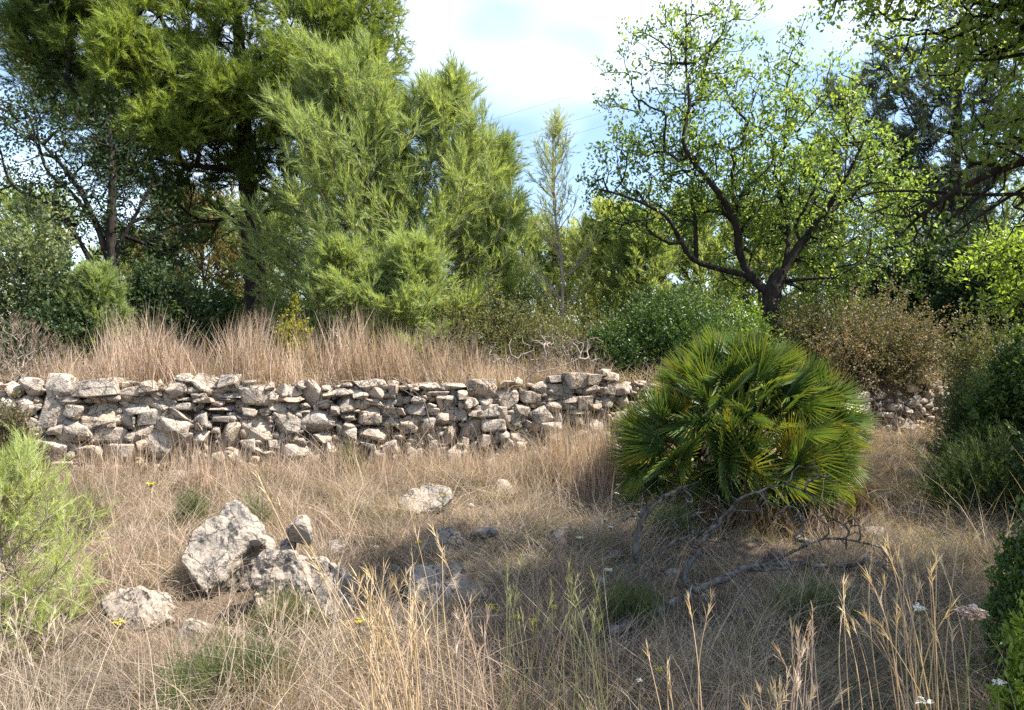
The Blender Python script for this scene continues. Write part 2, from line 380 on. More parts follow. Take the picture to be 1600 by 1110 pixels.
def blades(P, D, L, w, rng, tint, bend=0.35, segs=3):
    """curved ribbons from P along D, bending over by 'bend' """
    n = len(P); D = norm(D); L = np.asarray(L).reshape(-1, 1); h = rdir(rng, n); h[:, 2] = 0; h = norm(h)
    side = norm(np.cross(D, rdir(rng, n))); w = np.broadcast_to(np.asarray(w, float).reshape(-1, 1), (n, 1))
    rows = []
    hz = norm(D * np.array([1, 1, 0]) + 0.35 * h)
    bb = np.asarray(bend).reshape(-1, 1) * (0.4 + 1.2 * rng.random((n, 1)))
    for s in np.linspace(0, 1, segs + 1):
        c = P + D * L * s + (hz * bb - np.array([0, 0, 1.0]) * bb * 0.45) * L * s * s
        if s < 1:
            ww = w * (1 - 0.55 * s) / 2
            rows += [c - side * ww, c + side * ww]
        else: rows.append(c)
    V = np.stack(rows, 1).reshape(-1, 3); k = 2 * segs + 1
    tri = []
    for q in range(segs - 1): a = 2 * q; tri += [(a, a + 1, a + 3), (a, a + 3, a + 2)]
    a = 2 * (segs - 1); tri.append((a, a + 1, a + 2))
    FC = (np.arange(n)[:, None, None] * k + np.array(tri)[None]).reshape(-1, 3)
    return V, FC, np.repeat(np.clip(tint, 0, 1), k)

def block_bm(seed, size, bevel=.05, jit=.2):
    rng = np.random.default_rng(seed); v = []
    for x in (-1, 1):
        for y in (-1, 1):
            for z in (-1, 1):
                v.append(np.array([x, y, z]) * (1 - rng.uniform(0, jit, 3) * rng.uniform(.5, 1.8)))
                if rng.random() < .45: v.append(np.array([x, y, z]) * rng.uniform(.55, 1.0, 3))
    for _ in range(5): d = rng.standard_normal(3); v.append(d / np.abs(d).max() * rng.uniform(.8, 1.06))
    v = np.array(v); v = v / np.abs(v).max(0) * .5 * np.asarray(size); bm = bmesh.new(); vs = [bm.verts.new(tuple(x)) for x in v]
    r = bmesh.ops.convex_hull(bm, input=vs); junk = [g for g in r['geom_interior'] + r['geom_unused'] if isinstance(g, bmesh.types.BMVert)]
    if junk: bmesh.ops.delete(bm, geom=list(set(junk)), context='VERTS')
    bmesh.ops.dissolve_limit(bm, angle_limit=.16, verts=bm.verts[:], edges=bm.edges[:])
    bmesh.ops.bevel(bm, geom=bm.edges[:], offset=bevel * min(size), segments=1, profile=.5, affect='EDGES', clamp_overlap=True)
    return bm

def rock_bm(seed, size, p=3.5, npts=26, bevel=0.10, jitter=0.1, flat=None):
    rng = np.random.default_rng(seed)
    d = rdir(rng, npts); e = (np.abs(d) ** p).sum(1) ** (-1 / p)
    v = d * e[:, None] * (1 + jitter * rng.standard_normal((npts, 1)))
    v = v / np.abs(v).max(0) * 0.5 * np.asarray(size)
    bm = bmesh.new(); vs = [bm.verts.new(tuple(x)) for x in v]
    r = bmesh.ops.convex_hull(bm, input=vs)
    junk = [g for g in r['geom_interior'] + r['geom_unused'] if isinstance(g, bmesh.types.BMVert)]
    if junk: bmesh.ops.delete(bm, geom=list(set(junk)), context='VERTS')
    bmesh.ops.dissolve_limit(bm, angle_limit=0.20, verts=bm.verts[:], edges=bm.edges[:])
    if bevel > 0:
        bmesh.ops.bevel(bm, geom=bm.edges[:], offset=bevel * min(size), segments=1, profile=0.5, affect='EDGES', clamp_overlap=True)
    return bm

def bm_obj(name, bm, mat, parent=None, loc=(0, 0, 0), rot=None, smooth=False):
    me = bpy.data.meshes.new(name); bm.to_mesh(me); bm.free(); me.materials.append(mat)
    if smooth: me.polygons.foreach_set('use_smooth', np.ones(len(me.polygons), bool))
    o = bpy.data.objects.new(name, me); COL.objects.link(o)
    if parent is not None:
        o.parent = parent; o.location = tuple(np.asarray(loc) - np.array(parent.location))
    else: o.location = tuple(loc)
    if rot is not None: o.rotation_euler = rot
    return o

# ------------------------------------------------------------------ the dry stone wall (stones traced one by one)
R1 = [(130,105,410,325),(410,145,840,300),(850,150,1040,220),(875,205,1085,300),(1045,150,1200,245),(1065,232,1270,310),(1265,140,1445,290),
(1350,88,1515,200),(300,325,545,365),(560,280,720,340),(735,285,860,340),(80,295,400,560),(340,375,510,490),(500,320,850,570),(860,300,1135,375),
(1125,305,1355,430),(1355,300,1519,355),(845,370,1110,470),(815,465,970,600),(995,405,1260,570),(1290,400,1500,530),(1360,355,1519,430),
(1185,485,1470,650),(1010,545,1190,650),(300,505,640,710),(190,555,320,640),(80,560,190,650),(600,580,895,715),(900,610,1080,715),(150,645,400,890),
(405,700,745,880),(750,715,1020,890),(1020,630,1360,900),(235,890,395,990),(460,910,610,1000),(640,885,830,1010),(795,925,960,1020),(525,540,600,640),
(750,510,820,580),(960,480,1000,540),(1010,690,1110,790),(1430,620,1519,720),(-60,120,110,290),(-90,300,70,470),(-70,480,70,640),(-60,650,140,850),
(-200,140,-60,300),(-230,310,-90,480),(-220,490,-70,660),(-200,670,-60,860)]
R2 = [(0,100,245,265),(250,95,440,255),(440,125,650,210),(430,190,720,385),(660,170,760,260),(755,180,875,300),(870,205,1000,295),(960,155,1015,220),
(1000,150,1200,390),(1200,215,1500,305),(1190,190,1260,240),(0,262,125,310),(0,305,215,355),(135,255,440,300),(230,285,430,360),(545,320,1035,445),
(790,290,1010,330),(450,390,560,470),(80,350,450,475),(0,375,90,430),(0,440,130,570),(190,470,325,520),(325,450,475,520),(470,440,740,680),
(740,445,980,665),(985,425,1375,690),(1050,305,1345,430),(1340,300,1519,430),(1250,370,1360,470),(1355,415,1495,520),(100,515,200,600),(20,535,95,600),
(170,570,250,635),(250,515,465,780),(0,605,155,730),(445,680,575,785),(575,680,655,750),(490,755,650,820),(690,680,830,770),(315,780,510,920),
(535,830,630,900),(450,895,620,980),(780,700,1095,920),(1020,780,1240,930),(1110,625,1290,710),(1160,665,1400,850),(820,640,990,715),
(1375,530,1500,600),(1370,580,1519,700),(910,415,1110,445),(710,265,765,325),(190,790,310,880),(650,790,750,830)]
R3 = [(60,150,335,240),(-40,170,60,230),(60,240,205,320),(205,210,370,320),(375,150,485,290),(490,190,605,235),(650,165,860,235),(870,175,1125,235),
(730,240,930,300),(1025,240,1110,320),(1130,150,1400,305),(175,315,350,370),(350,285,590,390),(600,290,735,370),(825,270,1030,425),
(740,320,835,390),(730,390,850,470),(125,365,355,465),(355,390,540,460),(555,345,725,470),(110,440,335,550),(340,465,500,560),
(490,485,655,640),(690,475,830,600),(820,440,935,545),(930,405,1125,510),(1035,325,1090,415),(1075,300,1210,410),(1215,305,1355,405),(1205,375,1400,495),
(1120,415,1200,480),(1395,375,1485,490),(860,525,1065,720),(1065,475,1260,690),(1255,500,1460,600),(1365,595,1500,700),(100,550,455,695),(590,640,730,745),
(330,660,575,815),(90,695,320,770),(215,765,440,930),(560,750,660,840),(540,820,620,920),(740,770,865,900),(640,760,740,930),(920,745,1080,930),
(1040,760,1110,860),(1060,670,1130,770),(1130,700,1270,880),(1240,640,1340,750),(760,690,850,760),(1270,820,1400,920),(430,820,480,860),(740,630,830,690),(1020,710,1070,750)]
R4 = [(120,150,260,225),(260,120,340,190),(85,230,310,400),(70,310,140,380),(310,240,520,375),(410,165,590,275),(570,170,700,270),(700,170,810,305),
(690,70,910,210),(570,105,690,165),(915,80,1045,175),(1055,45,1160,110),(1080,80,1260,170),(1050,180,1190,290),(820,215,950,290),(900,165,1030,290),
(530,275,695,350),(680,320,830,410),(700,285,850,350),(845,285,960,400),(990,300,1080,360),(945,360,1050,420),(500,340,675,440),(245,370,420,505),
(410,385,615,550),(620,420,760,545),(770,400,960,470),(740,465,915,570),(920,480,1150,640),(140,445,310,600),(280,500,450,615),(670,535,780,610),
(480,530,670,600),(225,600,365,720),(345,615,515,725),(515,590,710,740),(710,585,930,720),(930,640,1040,740),(140,660,285,830),(280,705,365,790),
(265,760,490,890),(350,900,430,970),(175,830,265,900),(480,750,600,860),(1060,300,1190,390),(1180,170,1330,270),(1200,290,1330,400),(1160,420,1330,560),
(600,750,760,870),(770,740,900,850),(910,750,1060,860),(500,270,560,310)]
R5 = [(60,525,140,595),(140,528,180,548),(145,548,185,570),(185,535,215,565),(215,535,250,560),(150,565,215,582),(250,500,300,545),(240,545,280,570),
(315,490,350,525),(310,530,350,560),(280,540,310,580),(215,490,240,515),(320,455,355,490),(285,425,330,460),(200,580,240,600),(90,590,140,620),
(230,580,290,640),(410,545,450,570),(360,480,400,530),(360,535,405,580),(20,500,70,540),(20,545,60,590),(70,490,130,525),(135,495,210,527),
(-40,500,18,545),(-45,550,15,600),(250,462,312,498),(355,585,410,630),(410,575,460,620)]
stones = []
for (ox, oy, sc, L_) in ((40,570,5.842,R1),(300,570,5.842,R2),(540,570,5.842,R3),(760,570,5.842,R4),(1300,380,2.135,R5)):
    for (a, b, c, d) in L_: stones.append((ox + a / sc, oy + b / sc, ox + c / sc, oy + d / sc))

def wall_point(px, py, out=0.0):
    """point on the wall face seen at this pixel"""
    Y = np.interp(px, WP[:, 0], WP[:, 1])
    return px2(px, py, Y)
wall = empty('drystone_wall', (0.0, 8.0, 0.5))
tag(wall, 'low dry stone terrace wall of pale limestone across the middle', 'wall')
def face_dir(px):
    X = (px - 800) / F * np.interp(px, WP[:, 0], WP[:, 1]); e = 0.3
    t = np.array([2 * e, float(wallY(X + e) - wallY(X - e)), 0]); t /= np.linalg.norm(t)
    return t, np.array([t[1], -t[0], 0])       # along, outward (towards camera)
rs = np.random.default_rng(5)
for k, (x0, y0, x1, y1) in enumerate(stones):
    px, py = (x0 + x1) / 2, (y0 + y1) / 2
    c = wall_point(px, py); mpp = c[1] / F; t, nrm = face_dir(px)
    w, h = (x1 - x0) * mpp * 1.17, (y1 - y0) * mpp * 1.17
    dp = float(np.clip(0.75 * w + 0.08, 0.16, 0.42)) * rs.uniform(0.9, 1.15)
    if rs.random() < .3: bm = block_bm(1000 + k, (w * 1.02, dp, h * 1.02), rs.uniform(.07, .13), rs.uniform(.45, .85))
    else: bm = rock_bm(1000 + k, (w * 1.06, dp, h * 1.06), p=rs.uniform(2.8, 4.5), npts=int(rs.integers(14, 22)), bevel=rs.uniform(.04, .09), jitter=.1)
    off = -dp * 0.5 + rs.uniform(-0.02, 0.045) + 0.02
    loc = c + nrm * off
    rz = math.atan2(t[1], t[0]) + rs.normal(0, 0.05)
    o = bm_obj('stone', bm, M['stone'], wall, loc, (rs.normal(0, 0.07), rs.normal(0, 0.06), rz + rs.normal(0, .05)))
# earth and rubble behind the stones
def wall_core():
    xs = np.linspace(WX[0] - 0.4, WX[-1], 240); zs = np.linspace(0.2, 1.24, 16); V = []
    for x in xs:
        t = np.array([0.4, float(wallY(x + .2) - wallY(x - .2)), 0]); t /= np.linalg.norm(t); nn = np.array([t[1], -t[0], 0])
        for z in zs:
            b = np.array([x, float(wallY(x)), z])
            V.append(b - nn * (0.13 + 0.05 * mnoise.noise(Vector((x * 7, z * 7, 1))) + 0.04 * (z - .2)))
        for d in (0.3, 0.45): V.append(np.array([x, float(wallY(x)), 1.25]) - nn * d)
    m = len(zs) + 2; i = (np.arange(len(xs) - 1)[:, None] * m + np.arange(m - 1)[None]).ravel()
    o = mesh_np('earth_core', np.array(V), np.stack([i, i + m, i + m + 1, i + 1], 1), M['core'], wall, smooth=True)
wall_core()
def chinks():
    rng = np.random.default_rng(77); acc_v = []; acc_f = []; n = 0
    boxes = np.array(stones)
    proto = []
    for s in range(8):
        bm = rock_bm(500 + s, (1, 1, 1), p=3.2, npts=14, bevel=0.0); bmesh.ops.triangulate(bm, faces=bm.faces[:])
        bm.verts.index_update(); proto.append((np.array([v.co for v in bm.verts]), np.array([[v.index for v in f.verts] for f in bm.faces]))); bm.free()
    for _ in range(16000):
        px = rng.uniform(-60, 1500); 
        ytop = np.interp(px, [-60, 60, 480, 900, 1000, 1330, 1500], [600, 598, 606, 600, 598, 625, 625]); ybot = np.interp(px, [0, 830, 1330, 1500], [742, 738, 690, 680])
        py = rng.uniform(ytop, ybot)
        s = rng.uniform(7, 17) * np.interp(px, [0, 970, 1470], [1, 1, 0.75])
        ins = ((px > boxes[:, 0] + 4) & (px < boxes[:, 2] - 4) & (py > boxes[:, 1] + 3) & (py < boxes[:, 3] - 3)).any()
        if ins: continue
        c = wall_point(px, py); mpp = c[1] / F; t, nn = face_dir(px)
        v, f = proto[int(rng.integers(8))]
        a = rng.uniform(0, 6.28); ca, sa = math.cos(a), math.sin(a)
        vv = v * np.array([s * mpp * rng.uniform(1, 1.8), 0.12, s * mpp * rng.uniform(.6, 1)])
        vv = vv @ np.array([[ca, 0, sa], [0, 1, 0], [-sa, 0, ca]]) if rng.random() < .3 else vv
        acc_v.append(vv + c - nn * rng.uniform(0.045, 0.12)); acc_f.append(f + n); n += len(v)
        if len(acc_v) > 1900: break
    o = mesh_np('chink_stones', np.concatenate(acc_v), np.concatenate(acc_f), M['stone'], wall); o['kind'] = 'stuff'
chinks()

# ------------------------------------------------------------------ boulders in the field
def boulder(name, x0, y0, x1, y1, label, group=None, seed=0, depth=0.8, base_py=None, tilt=(0, 0, 0), sink=0.5, p=3.0, cuts=2, cat='boulder', lift=0.0, yoff=0.0):
    g = ground_at((x0 + x1) / 2, base_py or y1); Y = g[1] + yoff; mpp = Y / F
    w, h = (x1 - x0) * mpp, (y1 - y0) * mpp
    bm = rock_bm(seed, (w, max(w, h) * depth, h), p=p, npts=15, bevel=0.07, jitter=0.2)
    bmesh.ops.triangulate(bm, faces=bm.faces[:])
    for _ in range(cuts):
        bmesh.ops.subdivide_edges(bm, edges=[e for e in bm.edges if e.calc_length() > 0.028], cuts=1, use_grid_fill=True)
    bmesh.ops.triangulate(bm, faces=bm.faces[:])
    bm.normal_update()
    for v in bm.verts:
        q = v.co * 6 + Vector((seed * 3.7, 0, 0))
        f = mnoise.fractal(q, 1.0, 2.0, 5) * 0.05 + (abs(mnoise.noise(q * 0.6)) - 0.25) * 0.09
        v.co += v.normal * f * max(w, h) * 1.2
    c = px2((x0 + x1) / 2, (y0 + y1) / 2, Y); 
    o = bm_obj(name, bm, M['boulder'], None, c + np.array([0, max(w, h) * depth * 0.3, lift - sink * h * 0.4]), tilt)
    tag(o, label, cat, group); return o
GB = 'limestone boulders lying in the dry field'
def slab(outline, label, seed, slope=.9, thick=.28, yoff=0.0, rough=1.0, sink=-.02):
    """boulder whose broad face has the outline seen in the photo; the face leans back by 'slope', the body goes back and down"""
    O = np.array(outline, float); y1 = O[:, 1].max(); g = ground_at(O[:, 0].mean(), y1); Yb = g[1] + yoff
    V = []
    for px, py in O:
        Y = Yb + slope * (y1 - py) / F * Yb; V.append(px2(px, py, Y))
    V = np.array(V); c = V.mean(0); bm = bmesh.new(); n = len(V)
    f = [bm.verts.new(tuple(v - c)) for v in V]
    back = np.array([0, thick, -thick * .55]); w = [bm.verts.new(tuple((v - c) * np.array([.92, 1, .92]) + back)) for v in V]
    bm.faces.new(f); bm.faces.new(w[::-1])
    for i in range(n): j = (i + 1) % n; bm.faces.new((f[j], f[i], w[i], w[j]))
    bmesh.ops.recalc_face_normals(bm, faces=bm.faces[:])
    bmesh.ops.bevel(bm, geom=[e for e in bm.edges], offset=.016, segments=1, profile=.5, affect='EDGES', clamp_overlap=True)
    bmesh.ops.triangulate(bm, faces=bm.faces[:])
    for _ in range(4):
        bmesh.ops.subdivide_edges(bm, edges=[e for e in bm.edges if e.calc_length() > .03], cuts=1); bmesh.ops.triangulate(bm, faces=bm.faces[:])
    bmesh.ops.smooth_vert(bm, verts=bm.verts[:], factor=.15, use_axis_x=True, use_axis_y=True, use_axis_z=True)
    bm.normal_update(); 
    for v in bm.verts:
        q = v.co * 5 + Vector((seed * 3.1, 0, 0)); ridge = abs(mnoise.noise(q * .8)) - .22
        v.co += v.normal * rough * (mnoise.fractal(q * 1.6, .8, 2.0, 6) * .022 + ridge * .05 + max(0, mnoise.noise(q * 1.1 + Vector((5, 0, 0)))) * -.05)
    o = bm_obj('boulder', bm, M['boulder'], None, c - np.array([0, 0, sink]), None); tag(o, label, 'boulder', GB); return o
slab([(281,905),(288,862),(318,834),(346,826),(354,842),(372,834),(404,850),(408,868),(384,874),(352,918),(318,955)], 'big pale boulder tilted up among straw grass, broadest sunlit face of the field', 11, .70, .34, sink=-.10)
slab([(340,818),(352,802),(372,801),(396,820),(404,848),(380,852),(360,846),(344,836)], 'rounded pale rock leaning on the upper edge of the big tilted boulder', 12, .8, .22, yoff=-.5, sink=-.07)
slab([(392,905),(410,880),(450,874),(470,886),(500,884),(530,898),(552,930),(545,975),(470,990),(410,985),(388,950)], 'dark grey shaded boulder just right of the big tilted pale boulder', 13, .45, .5, rough=1.5, sink=-.06)
boulder('boulder', 440, 808, 488, 872, 'upright tan block standing on the dark grey boulder', GB, 14, 0.7, 925, (0.1, -0.15, 0.3), sink=-0.05, cuts=1)
boulder('boulder', 434, 838, 462, 864, 'fist sized pale chip beside the upright tan block', GB, 15, 0.9, 915, (0.3, -0.4, 0.3), cuts=1)
slab([(630,885),(660,872),(700,874),(735,890),(765,922),(778,945),(750,955),(700,958),(650,940),(634,915)], 'low blue grey boulder with creases behind the golden grass', 16, 1.1, .45, rough=1.6, sink=.0)
slab([(655,838),(672,822),(700,812),(722,828),(735,850),(720,866),(680,872),(660,862)], 'wedge of grey rock with an overhanging shaded front', 17, .3, .5, rough=1.4, sink=.05, yoff=.15)
boulder('boulder', 728, 812, 775, 850, 'small pointed pale rock right of the overhanging wedge', GB, 18, 0.8, 855, (0.2, 0.3, 0.2), cuts=1)
slab([(618,788),(640,766),(672,756),(700,764),(708,784),(690,800),(650,806),(624,802)], 'flat white sunlit rock below the middle of the wall', 19, 1.3, .3)
boulder('boulder', 770, 742, 818, 778, 'pale rock half buried in straw left of the tall stalks', GB, 20, 0.9, 775, (0.1, 0.3, 0.1), cuts=1)
slab([(160,945),(180,928),(225,922),(256,940),(264,968),(235,992),(190,995),(165,975)], 'grooved brownish rock beside the lime green young pine', 21, .8, .35, rough=1.6)
boulder('boulder', 268, 972, 334, 1012, 'low broken rock under the tip of the big tilted boulder', GB, 22, 0.9, 1005, (0.1, 0.1, 0.2), cuts=1)
boulder('boulder', 850, 812, 920, 856, 'dull grey rounded rock above the dark hollow in the grass', GB, 23, 0.9, 850, (0.0, 0.1, 0.2))
boulder('boulder', 950, 852, 976, 878, 'small pale stone left of the upright dead branch', GB, 24, 0.9, 876, (0.1, 0.1, 0.2), cuts=1)
boulder('boulder', 1354, 758, 1398, 796, 'pale rock at the right foot of the fan palm', GB, 25, 0.9, 792, (0.1, 0.3, 0.2), cuts=1)
boulder('boulder', 1335, 818, 1395, 842, 'flat bright slab on bare soil below the fan palm', GB, 26, 0.9, 840, (0.1, 0.1, 0.2), cuts=1)
boulder('boulder', 1418, 784, 1466, 812, 'flat grey slab between the palm and the shady shrubs', GB, 27, 0.9, 810, (0.1, 0.0, 0.2), cuts=1)
boulder('boulder', 690, 732, 742, 756, 'thin fallen slab at the foot of the wall', GB, 28, 0.9, 754, (0.1, 0.0, 0.2), cuts=1)
boulder('boulder', 255, 730, 290, 752, 'brownish stone fallen at the left foot of the wall', GB, 29, 0.9, 750, (0.1, 0.0, 0.2), cuts=1)
boulder('boulder', 1380, 706, 1408, 724, 'little stone on the slope under the far end of the wall', GB, 30, 0.9, 722, (0.1, 0.0, 0.2), cuts=1)
boulder('boulder', 510, 838, 540, 875, 'dusty stone in dry scrub right of the upright tan block', GB, 31, 0.9, 872, (0.1, 0.0, 0.2), cuts=1)

# ------------------------------------------------------------------ trees
def skeleton(lines, n=4):
    """traced lines [(pts, r0, r1, parent_line)] -> nodes; every line starts at the nearest node of its parent"""
    pos = []; par = []; idx = []
    for pts, r0, r1, pl in lines:
        sp = smooth_path(pts, n); ids = []
        if pl is None: prev = -1
        else:
            cand = idx[pl]; d = [np.linalg.norm(np.array(pos[c]) - sp[0]) for c in cand]; prev = cand[int(np.argmin(d))]
        for q in sp:
            par.append(prev); pos.append(q); prev = len(pos) - 1; ids.append(prev)
        idx.append(ids)
    return np.array(pos), np.array(par), idx

def traced_tree(name, lines, targets, T, mats, seed, label, cat='tree', group=None, rtip=0.006, step=0.28, k=0.22, leafer=None, sides=4, scale_about_eye=None, bare=None):
    if scale_about_eye:      # the whole tree stands nearer by this factor
        eye = np.array([0, 0, EYE]); f_ = lambda q: eye + (np.asarray(q) - eye) * scale_about_eye
        targets = f_(targets); bare = None if bare is None else f_(bare); lines = [([f_(q) for q in L_[0]], L_[1], L_[2], L_[3]) for L_ in lines]; lines[0][0][0][2] = -.2
    rng = np.random.default_rng(seed)
    pos, par, idx = skeleton(lines)
    root = empty(name, pos[0]); tag(root, label, cat, group)
    for li, (pts, r0, r1, pl) in enumerate(lines):
        sp = smooth_path(pts, 5); r = np.linspace(r0, r1, len(sp)) ** 1.0
        V, FC = tube(sp, r, 9 if r0 > 0.05 else 6, 0.08, seed + li)
        mesh_np('trunk' if li == 0 else 'limb', V, FC, mats[0], root, smooth=True)
    n0 = len(pos)
    nt = len(targets)
    P, A, tips = grow(pos, par, targets if bare is None else np.concatenate([targets, bare]), rng, step, k)
    rad = pipe(A, tips, rtip)
    par2 = A.copy(); par2[:n0] = -1
    V, FC = frustums(P, par2, np.minimum(rad, 0.05), sides)
    mesh_np('branchwork', V, FC, mats[0], root, smooth=True)['kind'] = 'stuff'
    tips = tips[:nt]; tip = P[tips]; pd = norm(tip - P[np.maximum(A[tips], 0)])
    acc = Acc(); leafer(acc, tip, pd, T, rng, P[n0:], norm(P[n0:] - P[np.maximum(A[n0:], 0)]))
    acc.obj('crown', mats[1], root)
    return root

def blob_targets(rng, blobs, Y, dens, clump=0, csd=.13):
    """blobs: (px,py,rx,ry,dY,rY,count,tint)"""
    P = []; D = []; T = []
    for (px, py, rx, ry, dy, rY, cnt, ti) in blobs:
        c = px2(px, py, Y + dy); m = (Y + dy) / F
        p, d = ellipsoid_pts(rng, int(cnt * dens), c, (rx * m, rY, ry * m), 0.35)
        if clump:      # leaves gather in clumps with gaps between
            ctr, _ = ellipsoid_pts(rng, max(1, len(p) // clump), c, (rx * m * 1.05, rY, ry * m * 1.05), 0.25); p = ctr[rng.integers(len(ctr), size=len(p))] + rng.normal(0, csd, p.shape)
        P.append(p); D.append(d); T.append(np.clip(ti + 0.15 * rng.standard_normal(len(p)), 0, 1))
    return np.concatenate(P), np.concatenate(D), np.concatenate(T)

WIND = np.array([-0.35, 0, 0.1])
# --- tall Aleppo pine behind the wall
rng = np.random.default_rng(101)
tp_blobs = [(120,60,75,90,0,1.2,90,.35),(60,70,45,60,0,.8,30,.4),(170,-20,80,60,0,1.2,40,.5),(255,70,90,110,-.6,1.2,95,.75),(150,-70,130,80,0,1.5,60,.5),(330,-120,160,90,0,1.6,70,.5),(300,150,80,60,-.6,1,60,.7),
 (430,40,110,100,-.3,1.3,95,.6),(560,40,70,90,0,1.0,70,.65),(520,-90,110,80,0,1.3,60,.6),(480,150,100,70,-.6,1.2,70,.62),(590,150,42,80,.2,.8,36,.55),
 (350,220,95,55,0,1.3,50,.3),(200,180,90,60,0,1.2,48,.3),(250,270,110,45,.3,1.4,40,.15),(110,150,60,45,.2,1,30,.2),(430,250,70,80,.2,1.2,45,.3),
 (330,330,90,50,.6,1.2,26,.1),(250,380,80,40,.8,1,18,.1),(80,40,40,60,0,.6,22,.2),(265,200,55,35,-1.2,.6,34,.85),(360,145,45,40,-1.2,.6,30,.8),(205,100,40,60,-1.3,.6,34,.85)]  # clump tints carry the light: sunlit clumps lighter, low ones darker
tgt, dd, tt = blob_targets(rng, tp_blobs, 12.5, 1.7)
def pine_leafer(ns, nn, sl, nl, w, up=0.35, out=0.8, inner=0.0, wind=WIND):
    def f(acc, tip, pd, T, rng, allp, alld):
        N = len(tip); D = np.repeat(pd, ns, 0) * out + rdir(rng, N * ns) * 0.75 + np.array([0, 0, up]) + wind
        Pp = np.repeat(tip, ns, 0) + rng.normal(0, 0.05, (N * ns, 3))
        acc.add(*needles(Pp, D, sl * (0.6 + 0.8 * rng.random(N * ns)), nn, nl, w, rng, 0.6, np.repeat(T, ns)))
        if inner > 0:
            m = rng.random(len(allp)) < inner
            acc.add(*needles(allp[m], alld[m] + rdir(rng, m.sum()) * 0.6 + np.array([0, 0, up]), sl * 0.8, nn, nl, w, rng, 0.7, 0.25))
    return f
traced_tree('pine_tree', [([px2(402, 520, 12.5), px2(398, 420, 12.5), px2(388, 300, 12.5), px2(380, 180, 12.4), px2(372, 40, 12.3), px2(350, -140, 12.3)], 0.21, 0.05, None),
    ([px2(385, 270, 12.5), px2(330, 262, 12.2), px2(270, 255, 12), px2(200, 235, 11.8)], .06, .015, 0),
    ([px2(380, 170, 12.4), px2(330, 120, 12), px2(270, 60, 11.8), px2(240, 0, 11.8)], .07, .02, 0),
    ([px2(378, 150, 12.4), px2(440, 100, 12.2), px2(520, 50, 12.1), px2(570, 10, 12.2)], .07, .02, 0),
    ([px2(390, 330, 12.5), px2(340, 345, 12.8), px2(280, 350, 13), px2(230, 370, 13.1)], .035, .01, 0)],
    tgt, tt, (M['bark_dark'], M['pine_old']), 1, 'tallest dense pine, its crown running out of the top left of the picture', leafer=pine_leafer(12, 30, 0.24, 0.10, 0.0095, inner=0.25))

